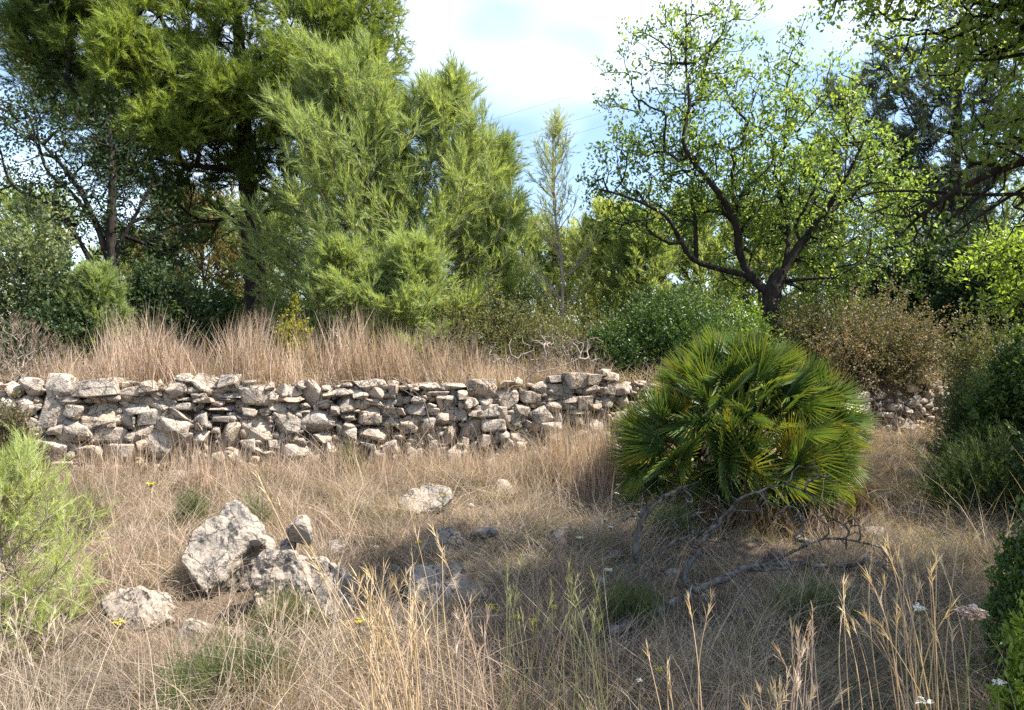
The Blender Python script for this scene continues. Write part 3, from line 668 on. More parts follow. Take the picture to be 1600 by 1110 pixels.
# --- profile driven young pines
def young_pine(name, px, Y, apex_py, halfw_px, mat, bark, seed, label, lean=0.0, h0=0.12, nwh=22, per=6, shoot=(0.12, 26, 0.085, 0.008), sub=7, elev=0.62, prof=None, group=None, droop=0.0, tint=0.6, wind=WIND, cat='tree', tr=0.05, base_z=None, ns=3):
    rng = np.random.default_rng(seed)
    X = (px - 800) / F * Y; bz = float(gz(X, Y)) if base_z is None else base_z
    top = px2(px + lean, apex_py, Y); H = top[2] - bz; R = halfw_px * Y / F * 1.25
    base = np.array([X, Y, bz - 0.05]); root = empty(name, base); tag(root, label, cat, group)
    ctrl = [base, base + (top - base) * 0.35 + rng.normal(0, 0.02 * H, 3) * [1, 1, 0], base + (top - base) * 0.7 + rng.normal(0, 0.015 * H, 3) * [1, 1, 0], top]
    tp_ = smooth_path(ctrl, 8); V, FC = tube(tp_, np.linspace(tr, 0.006, len(tp_)), 7, 0.06, seed)
    mesh_np('trunk', V, FC, bark, root, smooth=True)
    prof = prof or (lambda s: (1 - s) ** 0.62 * min(1, 0.62 + s * 1.4))
    ts = np.linspace(0, 1, len(tp_)); SP = []; SD = []; ST = []; pos = []; par = []; rad = []
    def edge(a, b, r0, r1):
        pos.extend([a, b]); par.extend([-1, len(pos) - 2]); rad.extend([r0, r1])
    for wi in range(nwh):
        s = h0 + (0.985 - h0) * (wi + rng.uniform(-.3, .3)) / nwh; s = min(max(s, h0), .985)
        o = np.array([np.interp(s, ts, tp_[:, q]) for q in range(3)])
        for b in range(per):
            az = rng.uniform(0, 2 * np.pi); L = R * prof(s) * rng.uniform(0.7, 1.15) + 0.05
            el = elev * (0.65 + 0.6 * s) + rng.normal(0, .1)
            hd = np.array([math.cos(az), math.sin(az), 0]); nseg = 6; p = o.copy(); bt = tint + rng.normal(0, .15)
            for q in range(nseg):
                f = (q + 0.5) / nseg; e = el + 0.35 * f - droop * f * f * 2
                d = hd * math.cos(e) + np.array([0, 0, math.sin(e)]) + wind * 0.35 * f + rng.normal(0, .09, 3)
                p2 = p + d / np.linalg.norm(d) * L / nseg / max(math.cos(el), .55)
                edge(p, p2, tr * .35 * (1 - q / nseg) * (1 - s * .6) + .003, tr * .35 * (1 - (q + 1) / nseg) * (1 - s * .6) + .003)
                if q >= 1 or L < 0.4:
                    for _ in range(sub):
                        a = p + (p2 - p) * rng.random(); sdv = d * 0.8 + rng.normal(0, .55, 3) + np.array([0, 0, .2]) + wind * .5
                        sl = (0.10 + 0.30 * L * (1 - f * .6)) * rng.uniform(.5, 1.1); sdv = sdv / np.linalg.norm(sdv)
                        e2 = a + sdv * sl; edge(a, e2, .004, .002)
                        for z in range(ns):
                            SP.append(a + sdv * sl * (z + .6) / ns); SD.append(sdv + rng.normal(0, .4, 3) + wind * .4 + np.array([0, 0, .2 - droop])); ST.append(bt + .25 * (f - .5))
                p = p2
            SP.append(p); SD.append(d + np.array([0, 0, .3])); ST.append(bt + .2)
    V, FC = frustums(np.array(pos), np.array(par), np.array(rad), 3); mesh_np('branchwork', V, FC, bark, root)['kind'] = 'stuff'
    acc = Acc(); SP = np.array(SP); SD = np.array(SD)
    acc.add(*needles(SP, SD, shoot[0] * (0.7 + 0.6 * rng.random(len(SP))), shoot[1], shoot[2], shoot[3], rng, 0.46, np.array(ST)))
    acc.obj('crown', mat, root)
    return root
GY = 'young pines on the terrace'
young_pine('pine_tree', 555, 10.8, 135, 175, M['pine_young'], M['bark_pine'], 21, 'bushiest young pine with pale plumes in front of the tall pine', 0, h0=.06, nwh=18, per=6, sub=4, shoot=(.24, 19, .12, .009), group=GY)
young_pine('pine_tree', 692, 11.3, 150, 128, M['pine_young'], M['bark_pale'], 22, 'feathery young pine with a pale stem, right beside the bushiest one', 5, h0=.08, nwh=16, per=5, sub=4, shoot=(.24, 18, .12, .009), group=GY, tint=.68)
young_pine('pine_tree', 764, 12.0, 235, 58, M['pine_young'], M['bark_pine'], 23, 'thinner young pine arching towards the open sky gap', 15, h0=.1, nwh=12, per=4, sub=4, shoot=(.24, 15, .12, .009), group=GY, wind=np.array([.3, 0, .05]), tint=.5)
young_pine('pine_tree', 872, 11.3, 200, 62, M['pine_lime'], M['bark_pale'], 24, 'sparse slender sapling pine standing alone against the sky', -8, h0=.22, nwh=12, per=4, sub=2, shoot=(.13, 11, .075, .0055), group=GY, elev=.8, tr=.035, ns=2)
young_pine('pine_tree', 158, 9.2, 440, 38, M['pine_young'], M['bark_pine'], 25, 'little green pine poking out of the dark shrubs by the russet grass', 0, h0=.1, nwh=12, per=6, sub=3, shoot=(.10, 20, .07, .007), group=GY, tr=.02)
young_pine('pine_tree', 640, 9.9, 395, 62, M['pine_young'], M['bark_pine'], 26, 'small sunlit pine in front of the feathery pine, tip curling over', 6, h0=.1, nwh=10, per=5, sub=3, shoot=(.12, 20, .085, .008), group=GY, tr=.02, tint=.75)
young_pine('pine_tree', 545, 9.9, 405, 70, M['pine_young'], M['bark_pine'], 27, 'small spreading pine at the foot of the bushiest young pine', -8, h0=.1, nwh=10, per=5, sub=3, shoot=(.12, 20, .085, .008), group=GY, tr=.02, tint=.75)
GBK = 'pines far behind the terrace'
bkp = [(960, 15.5, 338, 75, 'pale distant pine just right of the sparse sapling', M['pine_lime']), (1010, 14.5, 355, 60, 'pale green pine tucked under the low left limb of the gnarled tree', M['pine_young']),
       (915, 17, 385, 90, 'rounded distant pine behind the sparse sapling', M['pine_lime']), (820, 17, 372, 100, 'olive distant pine left of the sparse sapling', M['pine_young']),
       (735, 17, 350, 100, 'distant pine filling the gap behind the arching pine', M['pine_young']), (465, 17.5, 330, 110, 'distant pine seen under the boughs of the tall pine', M['pine_young']),
       (320, 17, 330, 120, 'browned pine with rusty needles behind the tall trunk', M['pine_brown']), (60, 16, 330, 120, 'distant pine behind the pale shrub at the far edge', M['pine_young']),
       (1085, 15, 335, 75, 'distant pine seen between the two low limbs of the gnarled tree', M['pine_young']), (1185, 16, 350, 90, 'distant pine behind the fork of the gnarled tree', M['pine_pale']), (1275, 17, 345, 90, 'distant pine right of the gnarled trunk', M['pine_young']), (395, 20, 380, 110, 'low distant pine right behind the tall trunk', M['pine_young']), (600, 16, 300, 120, 'distant dark pine between the two big young pines', M['pine_old']),
       (1425, 18, 300, 120, 'dark distant pine filling the gap under the boughs', M['pine_old']), (1540, 17, 280, 120, 'dark distant pine at the right edge', M['pine_old']),
       (1320, 19, 130, 90, 'dark pointed pine peeping over the gnarled tree', M['pine_blue']), (235, 19, 400, 110, 'low distant pine behind the dark carob', M['pine_pale'])]
for i, (px, Y, ap, hw, lb, mt) in enumerate(bkp):
    young_pine('pine_tree', px, Y, ap, hw, mt, M['bark_pine'], 60 + i, lb, h0=.05, nwh=13, per=6, sub=3, shoot=(.18, 16, .12, .015), group=GBK, ns=2)

# --- blue grey pine behind the right-hand boughs
rng = np.random.default_rng(140)
tgt, dd, tt = blob_targets(rng, [(1430,170,70,80,0,1.2,55,.5),(1510,140,70,90,0,1.2,60,.4),(1390,110,30,40,0,.6,18,.6),(1450,280,90,60,0,1.3,45,.3),(1560,230,60,80,.3,1.2,45,.4),(1540,40,80,60,0,1.2,40,.5),(1400,230,50,50,0,1,24,.4),(1620,100,70,110,0,1.3,50,.4),(1480,350,90,50,.4,1.2,30,.2)], 15.5, 1.1)
traced_tree('pine_tree', [([px2(1490, 520, 15.5), px2(1488, 380, 15.5), px2(1495, 220, 15.5), px2(1500, 40, 15.5)], .17, .04, None)], tgt, tt, (M['bark_dark'], M['pine_blue']), 3,
    'blue grey pine behind the overhanging boughs at the right', leafer=pine_leafer(10, 18, .26, .13, .016, inner=.15))

# --- broadleaf trees
def leafer(n, spread, size, width, up=.35, along=0.0, tv=.25, inner_n=None):
    def f(acc, tip, pd, T, rng, allp, alld):
        acc.add(*clusters(tip, pd, n, spread, size, width, rng, T, tv, up))
        if along > 0:
            m = rng.random(len(allp)) < along
            acc.add(*clusters(allp[m], alld[m], inner_n or max(3, n // 2), spread, size, width, rng, .45, tv, up))
    return f
rng = np.random.default_rng(150); YA = 11.3
al_blobs = [(1070,55,60,70,0,.6,48,.6),(1000,110,55,60,0,.5,32,.5),(1130,120,70,70,0,.7,46,.6),(965,250,50,45,0,.5,40,.35),(1010,200,50,50,.2,.6,30,.4),(1080,200,90,50,0,.8,80,.5),
 (1170,220,80,80,0,.9,130,.7),(1260,250,90,85,0,1,150,.7),(1330,180,65,60,0,.7,54,.6),(1230,160,60,60,0,.6,44,.6),(1380,270,50,70,0,.7,70,.5),(1100,290,90,70,.3,.9,90,.5),
 (1270,370,110,45,.3,.9,90,.6),(1010,350,60,40,.2,.6,50,.4),(1180,330,80,60,.5,.8,90,.65),(1230,90,40,40,0,.4,22,.4),(1110,30,60,40,0,.5,34,.6),(950,300,40,25,0,.3,25,.35),(1340,400,60,40,.3,.6,44,.5),(1180,290,90,80,1.2,.7,90,.75),(1270,300,90,80,1.2,.7,90,.75),(1250,425,90,35,.7,.6,60,.6),(1140,430,60,30,.8,.5,40,.6),(1370,340,60,60,.5,.7,50,.55),(1050,300,70,70,.9,.6,60,.5),(1100,110,60,60,.5,.5,44,.7)]
tgt, dd, tt = blob_targets(rng, al_blobs, YA, 1.3, 6, .15)
W = lambda *pts: [px2(a, b, YA + (c[0] if c else 0)) for a, b, *c in pts]
traced_tree('gnarled_tree', [(W((1205, 520), (1204, 480), (1212, 440), (1222, 425)), .16, .10, None),
    (W((1206, 462), (1178, 438), (1157, 400), (1150, 350, -.1), (1125, 305, -.2), (1090, 262, -.2), (1068, 222, -.2), (1077, 165, -.1), (1072, 100), (1072, 10)), .072, .010, 0),
    (W((1170, 432), (1122, 420, -.1), (1082, 405, -.2), (1060, 370, -.3), (1040, 338, -.4), (1000, 316, -.4), (960, 302, -.4), (928, 294, -.4)), .050, .010, 1),
    (W((1218, 435), (1243, 392), (1278, 348), (1303, 310, -.1), (1330, 262, -.2), (1352, 215, -.2)), .075, .012, 0),
    (W((1282, 345), (1332, 300, .2), (1390, 240, .3), (1432, 205, .3)), .035, .008, 3),
    (W((1222, 440), (1262, 436, -.2), (1305, 432, -.3), (1345, 412, -.4)), .032, .008, 0),
    (W((1088, 404, .1), (1086, 345, .2), (1080, 295, .3), (1100, 230, .3)), .038, .010, 2),
    (W((1225, 425), (1232, 360, .3), (1215, 290, .5), (1205, 210, .5)), .042, .010, 0),
    (W((1152, 370), (1190, 310, .4), (1200, 250, .6)), .03, .008, 1)],
    tgt, tt, (M['bark_dark'], M['leaf_almond']), 4, 'gnarled black stemmed tree with bright green leaves above the palm', rtip=.0036, step=.2, leafer=leafer(13, .055, .064, .5, along=.20, inner_n=5, tv=.32),
    bare=np.concatenate([ellipsoid_pts(rng, 75, px2(a, b, YA - .2), (.9, .7, .7))[0] for a, b in ((1100, 250), (1020, 310), (1250, 320), (1330, 300), (1080, 120))]))

rng = np.random.default_rng(160); YL = 10.5
tgt, dd, tt = blob_targets(rng, [(50,190,50,50,0,.6,40,.35),(20,150,40,40,0,.5,22,.3),(100,260,70,60,0,.8,60,.3),(150,200,50,50,.2,.6,36,.25),(60,290,60,40,0,.6,34,.35),(190,300,60,70,.3,.8,50,.2),(240,350,70,70,.5,.8,60,.15),(140,360,70,60,.2,.8,50,.3),(10,240,30,50,0,.5,16,.4),(-50,200,60,90,0,.8,40,.4),(220,240,50,50,.3,.6,36,.2)], YL, 1.3, 5, .14)
W = lambda *pts: [px2(a, b, YL + (c[0] if c else 0)) for a, b, *c in pts]
traced_tree('carob_tree', [(W((182, 530), (178, 440), (174, 360), (176, 270), (170, 200)), .10, .03, None), (W((178, 430), (150, 350), (120, 290), (80, 240), (30, 190)), .05, .01, 0),
    (W((176, 380), (110, 300), (70, 260), (55, 180)), .035, .01, 0), (W((178, 400), (215, 330), (240, 280)), .04, .01, 0), (W((182, 470), (150, 420), (90, 330), (20, 290), (0, 230)), .045, .01, 0)],
    tgt, tt, (M['bark_dark'], M['leaf_carob']), 5, 'dark carob with thin black stems against the sky, left of the tall pine', rtip=.005, leafer=leafer(14, .085, .05, .6, along=.1))

# --- overhanging tree on the right, trunk outside the frame; unseen boughs are added to shade the lower right of the field
def overhang_leaves(acc, tip, pd, T, rng, allp, alld):
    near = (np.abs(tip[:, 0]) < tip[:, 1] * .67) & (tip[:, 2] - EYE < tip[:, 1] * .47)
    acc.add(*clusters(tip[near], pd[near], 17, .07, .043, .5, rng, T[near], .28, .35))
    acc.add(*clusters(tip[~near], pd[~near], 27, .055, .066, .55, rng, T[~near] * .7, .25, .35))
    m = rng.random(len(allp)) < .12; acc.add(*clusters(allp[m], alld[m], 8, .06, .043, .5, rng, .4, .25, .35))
rng = np.random.default_rng(170)
ov_b = [((3.5,6.2,4.2),(.7,.7,.45),110,.7),((3.0,6.3,4.5),(.5,.5,.3),60,.8),((4.2,6.0,4.0),(.8,.8,.6),120,.6),((4.3,5.6,4.8),(.9,.8,.5),120,.7),((5.3,5.6,4.6),(1.1,1.1,.8),130,.5),
 ((5.2,4.6,3.9),(1.1,.9,.7),120,.5),((6.4,5.2,4.4),(1.2,1.2,1.0),120,.5),((4.6,4.0,4.0),(.9,.8,.5),100,.5),((5.8,3.8,4.2),(1.1,.9,.8),110,.5),((3.75,5.9,3.3),(.45,.5,.25),40,.6),((4.9,3.0,3.8),(.9,.7,.6),80,.5),((6.6,4.2,3.4),(.9,.9,.8),80,.4),((2.9,5.6,5.0),(.6,.5,.35),50,.5),((2.9,4.9,4.7),(.8,.6,.35),70,.5),((4.6,5.0,4.6),(.8,.6,.5),80,.5),((3.5,3.7,3.9),(.7,.7,.5),80,.5),((4.2,3.2,3.4),(.8,.7,.6),80,.5),((3.9,4.6,4.4),(.8,.6,.5),80,.5),((3.4,4.6,4.3),(.7,.6,.5),90,.5),((4.0,3.8,3.6),(.8,.6,.6),90,.5),((4.6,4.4,4.0),(.8,.7,.6),90,.5),((5.2,5.2,5.4),(.9,.8,.5),80,.5)]
P_ = []; T_ = []
for c, r, n, t in ov_b:
    p, d = ellipsoid_pts(rng, n, c, r, .3); P_.append(p); T_.append(np.clip(t + .15 * rng.standard_normal(n), 0, 1))
tgt = np.concatenate(P_); tt = np.concatenate(T_); A3 = lambda *a: [np.array(q, float) for q in a]
traced_tree('overhanging_tree', [(A3((6.2, 5.0, .1), (6.0, 5.0, 1.2), (5.7, 5.1, 2.2), (5.4, 5.2, 3.0)), .17, .11, None),
    (A3((5.5, 5.2, 2.8), (4.6, 5.9, 3.15), (4.1, 6.2, 3.15), (3.75, 6.4, 3.0), (3.45, 6.5, 2.8), (3.3, 6.55, 2.65)), .05, .006, 0),
    (A3((5.4, 5.2, 3.0), (4.9, 5.5, 3.6), (4.2, 5.9, 4.1), (3.3, 6.2, 4.5)), .05, .010, 0), (A3((5.4, 5.2, 3.0), (5.0, 4.6, 3.7), (4.2, 4.2, 4.1), (3.0, 4.2, 4.4)), .08, .02, 0),
    (A3((5.4, 5.2, 3.0), (5.9, 5.0, 3.8), (6.3, 4.8, 4.6)), .08, .02, 0), (A3((4.4, 6.0, 3.15), (4.0, 6.4, 2.85), (3.7, 6.6, 2.6)), .018, .004, 1), (A3((4.8, 5.7, 3.0), (4.1, 6.3, 2.9), (3.3, 6.9, 3.05), (3.0, 7.0, 2.95)), .018, .004, 1)],
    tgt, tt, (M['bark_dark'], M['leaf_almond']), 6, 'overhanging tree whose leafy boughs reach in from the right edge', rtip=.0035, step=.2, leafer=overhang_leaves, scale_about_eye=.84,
    bare=np.concatenate([ellipsoid_pts(rng, 60, c, r)[0] for c, r in (((3.7, 6.2, 2.75), (.5, .3, .3)), ((4.2, 6.0, 2.85), (.5, .3, .4)), ((3.4, 6.6, 2.75), (.25, .2, .25)))]))

# ------------------------------------------------------------------ shrubs
def shrub(name, px, py_top, Y, halfw_px, mat, seed, label, nleaf=14000, size=.035, width=.55, depth=None, lumps=16, bark=None, group=None, py_base=None, tint=.5, kind='leaf', cat='shrub', base_z=None, tvar=.22, stems=50, lump_r=.34, X=None):
    rng = np.random.default_rng(seed)
    X = (px - 800) / F * Y if X is None else X
    bz = float(gz(X, Y)) if base_z is None else base_z
    zt = EYE - (py_top - 555) / F * Y; H = zt - bz; R = halfw_px * Y / F; D = depth or R * .8
    root = empty(name, (X, Y, bz)); tag(root, label, cat, group)
    u = rdir(rng, lumps); u[:, 2] = np.abs(u[:, 2]); rr = rng.uniform(.42, .80, lumps)
    C = np.array([X, Y, bz + H * .08]) + u * rr[:, None] * np.array([R, D, H * .85])
    C = np.concatenate([C, [[X, Y, bz + H * .4], [X - R * .4, Y, bz + H * .3], [X + R * .4, Y, bz + H * .3]]])
    LR = np.concatenate([rng.uniform(lump_r * .7, lump_r * 1.15, lumps), [.6, .5, .5]])[:, None] * np.array([R, D, H * .8])
    li = rng.choice(len(C), nleaf, p=(LR.prod(1) ** .67) / (LR.prod(1) ** .67).sum())
    d = rdir(rng, nleaf); rad = 1 - .5 * rng.random(nleaf) ** 1.6 + rng.normal(0, .07 if kind == 'leaf' else .2, nleaf)
    P = C[li] + d * rad[:, None] * LR[li]; P[:, 2] = np.maximum(P[:, 2], bz + .02 + .04 * rng.random(nleaf))
    lt = tint + rng.normal(0, .16, len(C)); acc = Acc()
    out = norm((P - np.array([X, Y, bz + H * .2])))
    if kind == 'leaf':
        # 60 % of the leaves sit along sprigs that stick out of the lumps
        ps = 16; k = int(nleaf * .7 / ps); q0 = P[:k]; sd_ = norm(out[:k] * .8 + rng.normal(0, .5, (k, 3)) + np.array([0, 0, .45]))
        sl = (R * rng.uniform(.08, .52, k) * (rng.random(k) ** .8 + .25))[:, None, None]
        Ps = q0[:, None] + sd_[:, None] * sl * np.linspace(.1, 1, ps)[None, :, None] + rng.normal(0, size * .35, (k, ps, 3))
        As = np.repeat(sd_, ps, 0) * .9 + rdir(rng, k * ps) * .9
        acc.add(*leaf_quads(Ps.reshape(-1, 3), As, size, width, rng, np.repeat(lt[li[:k]] + tvar * .7 * rng.standard_normal(k), ps) + tvar * .6 * rng.standard_normal(k * ps)))
        cut = int(nleaf * .32); P = P[:cut]; out = out[:cut]; li = li[:cut]; nleaf = cut
    if kind == 'leaf':
        acc.add(*leaf_quads(P, out * .8 + rdir(rng, nleaf) + np.array([0, 0, .35]), size, width, rng, lt[li] + tvar * rng.standard_normal(nleaf)))
    else:   # feathery: sprigs of fine leaves
        nn = 12
        acc.add(*needles(P, out * .7 + rdir(rng, nleaf) * .5 + np.array([0, 0, .7]), size * 2.5 * rng.uniform(.6, 2.0, nleaf), nn, size, size * width, rng, .6, lt[li] + tvar * rng.standard_normal(nleaf)))
    acc.obj('foliage', mat, root)
    tg = P[rng.choice(nleaf, min(stems, nleaf), replace=False)]
    b0 = np.array([[X, Y, bz - .05], [X, Y, bz + H * .12]])
    Pp, A, tips = grow(b0, np.array([-1, 0]), tg, rng, .2, .3); rad_ = pipe(A, tips, .004)
    V, FC = frustums(Pp, A, np.minimum(rad_, .05), 4); mesh_np('stem', V, FC, bark or M['bark_dark'], root, smooth=True)
    return root
# unseen tree added outside the right edge to shade the shrubs there
rng = np.random.default_rng(180); P_ = []
for c, r, n in [((7.2, 6.9, 3.4), (1.0, 1.0, .8), 90), ((7.9, 7.3, 4.2), (1.2, 1.1, .9), 120), ((7.0, 6.4, 4.4), (.9, .9, .7), 80), ((8.4, 6.6, 3.4), (1.0, .9, .8), 80), ((7.5, 7.6, 5.0), (1.0, .9, .7), 80), ((6.8, 7.2, 2.6), (.7, .8, .6), 50)]:
    P_.append(ellipsoid_pts(rng, n, c, r, .3)[0])
tgt = np.concatenate(P_)
traced_tree('carob_tree', [([np.array(q, float) for q in ((7.8, 7.0, .2), (7.75, 7.0, 1.2), (7.6, 7.0, 2.2), (7.6, 7.1, 3.2))], .15, .06, None)], tgt, np.full(len(tgt), .45), (M['bark_dark'], M['leaf_carob']), 8,
    'unseen dark tree added beyond the right border to shade the scrub there', leafer=leafer(22, .10, .075, .6, along=.1))
GS = 'shrubs on the terrace'
shrub('shrub', 40, 285, 9.3, 90, M['leaf_pale'], 201, 'pale leaved tall shrub at the left edge of the terrace', 16000, .05, .6, group=GS, tint=.5)
shrub('shrub', 110, 400, 9.1, 90, M['leaf_carob'], 202, 'low dark shrub beside the little green pine', 15000, .045, .6, group=GS, tint=.5)
shrub('shrub', 250, 385, 10.0, 95, M['leaf_carob'], 203, 'round dark carob bush below the tall pine', 18000, .05, .6, group=GS, tint=.4)
shrub('shrub', 340, 440, 10.8, 80, M['leaf_green'], 204, 'dim green bush in front of the tall trunk', 12000, .045, .6, group=GS, tint=.45)
shrub('shrub', 458, 447, 9.2, 36, M['leaf_yellow'], 205, 'small yellow flushed bush in the russet grass', 4200, .035, .6, group=GS, tint=.5)
shrub('shrub', 590, 440, 10.6, 110, M['leaf_green'], 206, 'dark low bush between the stems of the young pines', 15000, .045, .5, group=GS, tint=.35)
shrub('shrub', 760, 445, 10.6, 130, M['leaf_olive'], 207, 'wide olive scrub bush behind the dead brush', 22000, .035, .5, group=GS, tint=.5)
shrub('shrub', 880, 470, 10.0, 95, M['leaf_olive'], 208, 'dull olive bush at the foot of the sparse sapling', 17000, .032, .5, group=GS, tint=.45)
shrub('shrub', 1065, 432, 9.9, 125, M['leaf_green'], 209, 'deep green mastic bush behind the palm', 30000, .036, .5, group=GS, tint=.35)
shrub('shrub', 955, 492, 9.3, 50, M['leaf_green'], 210, 'small dark green bush at the left shoulder of the palm', 9000, .034, .5, group=GS, tint=.3)
shrub('shrub', 1160, 462, 10.2, 60, M['leaf_lime'], 211, 'bright green bush at the foot of the gnarled tree', 11000, .035, .5, group=GS, tint=.35)
shrub('shrub', 1330, 455, 10.9, 140, M['leaf_brown'], 212, 'broad bronzed bush hanging over the far end of the wall', 52000, .034, .55, group=GS, tint=.6, depth=.8, base_z=1.2)
shrub('shrub', 1290, 442, 11.9, 90, M['leaf_lime'], 213, 'light green bush between the gnarled trunk and the bronzed bush', 10000, .04, .5, group=GS, tint=.45)
shrub('shrub', 1440, 350, 13.5, 130, M['leaf_carob'], 214, 'tall black green thicket bush in the gap under the boughs', 32000, .08, .55, group=GS, tint=.2)
shrub('shrub', 1400, 400, 11.6, 30, M['leaf_pale'], 215, 'grey upright wispy shrub behind the bronzed bush', 1800, .035, .4, group=GS, tint=.6, stems=90)
shrub('shrub', 1560, 330, 12.0, 110, M['leaf_carob'], 216, 'dark bush behind the right-hand boughs', 26000, .075, .55, group=GS, tint=.3)
GR = 'shrubs down the right side'
rng = np.random.default_rng(171)
tgt, dd, tt = blob_targets(rng, [(1565,400,45,28,0,.3,34,.8),(1520,420,26,16,-.1,.2,12,.8),(1600,450,50,30,0,.3,34,.7),(1590,375,40,20,.1,.3,20,.8),(1640,420,50,60,0,.4,40,.6),(1560,470,30,18,-.1,.2,12,.7),(1650,520,50,50,0,.4,30,.5)], 7.0, 1.3)
W = lambda *pts: [px2(a, b, 7.0 + (c[0] if c else 0)) for a, b, *c in pts]
traced_tree('sapling', [(W((1668, 800), (1662, 700), (1655, 600), (1640, 480), (1620, 410)), .04, .012, None), (W((1650, 560), (1610, 500), (1570, 470), (1545, 465)), .02, .006, 0), (W((1642, 490), (1600, 430), (1560, 405)), .02, .006, 0)],
    tgt, tt, (M['bark_dark'], M['leaf_lime']), 7, 'sapling with sunlit yellow green sprays under the overhanging boughs', rtip=.0035, step=.15, leafer=leafer(14, .06, .05, .42, along=.12))
shrub('shrub', 1550, 455, 9.4, 80, M['leaf_olive'], 222, 'grey green shrub past the far end of the wall', 17000, .034, .45, group=GR, tint=.55, base_z=.5)
shrub('shrub', 1605, 500, 7.6, 100, M['leaf_green'], 223, 'shady round leaved shrub right of the soil slope', 30000, .04, .6, group=GR, tint=.5, base_z=.35, lump_r=.28)
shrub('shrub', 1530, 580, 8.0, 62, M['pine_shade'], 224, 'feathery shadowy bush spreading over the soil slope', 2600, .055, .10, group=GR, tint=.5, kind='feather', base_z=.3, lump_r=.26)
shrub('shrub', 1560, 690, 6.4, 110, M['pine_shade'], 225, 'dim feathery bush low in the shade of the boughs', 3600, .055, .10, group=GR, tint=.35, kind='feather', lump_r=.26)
shrub('shrub', 1610, 790, 3.7, 75, M['leaf_green'], 226, 'dense green mastic in the lower right corner', 10000, .034, .42, group=GR, tint=.6)
shrub('shrub', 1615, 890, 3.0, 62, M['leaf_lime'], 227, 'fresh lime tipped mastic sprig right of the faded umbel', 5000, .034, .4, group=GR, tint=.7, lump_r=.34)
shrub('shrub', 1700, 560, 6.0, 120, M['leaf_carob'], 228, 'dark shrub cut off by the right edge', 15000, .045, .5, group=GR, tint=.4)
GF = 'shrubs at the left front'
shrub('shrub', 14, 592, 6.0, 60, M['leaf_brown'], 231, 'reddish flushed shrub at the left end of the wall', 9000, .028, .5, group=GF, tint=.6)
young_pine('pine_tree', 2, 4.0, 765, 122, M['pine_lime'], M['bark_pale'], 28, 'lime green young pine at the left front edge', 0, h0=.05, nwh=9, per=5, sub=2, shoot=(.12, 22, .05, .0028), elev=.6, tr=.018, tint=.55, prof=lambda s: (1 - s) ** .6, ns=3)
shrub('shrub', 350, 1005, 3.5, 92, M['pine_shade'], 233, 'low dull green bush in front of the boulders', 1000, .035, .075, group=GF, tint=.75, kind='feather', depth=.3)
GL = 'little green tussock shrubs in the straw'
for i, (px, pt, pb, hw, lb) in enumerate([(300, 785, 830, 22, 'small green tussock above the big tilted boulder'), (392, 795, 832, 20, 'small green tussock right of the tilted boulder top'), (545, 695, 745, 14, 'pale green sprig at the foot of the wall'),
        (115, 770, 850, 55, 'dusty grey green cushion beside the lime pine'), (1050, 800, 850, 40, 'light green cushion under the palm behind dead twigs'), (985, 930, 985, 35, 'green sprigs left of the fallen branch'), (450, 945, 1000, 45, 'dull green tuft in front of the dark boulder'), (1260, 925, 985, 70, 'yellow green tuft in front of the fallen branch')]):
    g = ground_at(px, pb); shrub('tussock', px, pt, g[1], hw, M['leaf_olive'] if i in (2, 3, 6) else M['pine_shade'], 240 + i, lb, 160 + hw * 6, .04, .075, group=GL, tint=.75, kind='feather', lump_r=.28, cat='small shrub', stems=14)

# ------------------------------------------------------------------ fan palm
def frond_mesh(seed, nseg=22, spread=2.0, L=.40, pet=.35, droop=.15, fold=.22, bend=0.0):
    """petiole along +X from the origin, then a fan in the XY plane (normal +Z); pleated segments, each split near the tip"""
    rng = np.random.default_rng(seed); V = []; FC = []; T = []
    def q(a, b, c, d, t):
        n = len(V); V.extend([a, b, c, d]); T.extend(t); FC.append((n, n + 1, n + 2)); FC.append((n, n + 2, n + 3))
    w = .008
    q(np.array([0, -w, 0]), np.array([pet, -w * .7, 0.0]), np.array([pet, 0, .012]), np.array([0, 0, .016]), [.1] * 4)
    q(np.array([0, 0, .016]), np.array([pet, 0, .012]), np.array([pet, w * .7, 0]), np.array([0, w, 0]), [.1] * 4)
    h = np.array([pet, 0, 0.0]); da = spread / nseg
    for i in range(nseg):
        a = -spread / 2 + (i + .5) * da + rng.normal(0, .025); l = L * (.80 + .22 * math.cos(a * .8)) * rng.uniform(.92, 1.06)
        d = np.array([math.cos(a), math.sin(a), 0]); s = np.array([-math.sin(a), math.cos(a), 0])
        lift = fold * abs(math.sin(a)) * .6
        def pt(r, off, up):
            q_ = d * r * l + s * off + np.array([0, 0, up + lift * r * l - droop * l * r ** 2.4 * 1.0]); cb, sb = math.cos(bend), math.sin(bend)
            return h + np.array([q_[0] * cb + q_[2] * sb, q_[1], -q_[0] * sb + q_[2] * cb])
        rm = rng.uniform(.36, .46); wm = rm * l * math.tan(da / 2) * .95; dry = float(np.clip(rng.normal(.16, .32), 0, .9))
        # two facets (V-shaped pleat), tapering to a narrow tip
        for sg in (-1, 1):
            n = len(V)
            V.extend([pt(.02, 0, 0), pt(rm, 0, -.010), pt(rm, sg * wm, .008), pt(1.0, sg * .002, 0)]); T.extend([0, 0, 0, dry])
            FC.extend([(n, n + 1, n + 2) if sg > 0 else (n, n + 2, n + 1), (n + 1, n + 3, n + 2) if sg > 0 else (n + 1, n + 2, n + 3)])
    V = np.array(V); me = bpy.data.meshes.new('frond'); me.from_pydata([tuple(v) for v in V], [], FC)
    a = me.attributes.new('tint', 'FLOAT', 'POINT'); a.data.foreach_set('value', np.array(T, np.float32)); me.update()
    return me
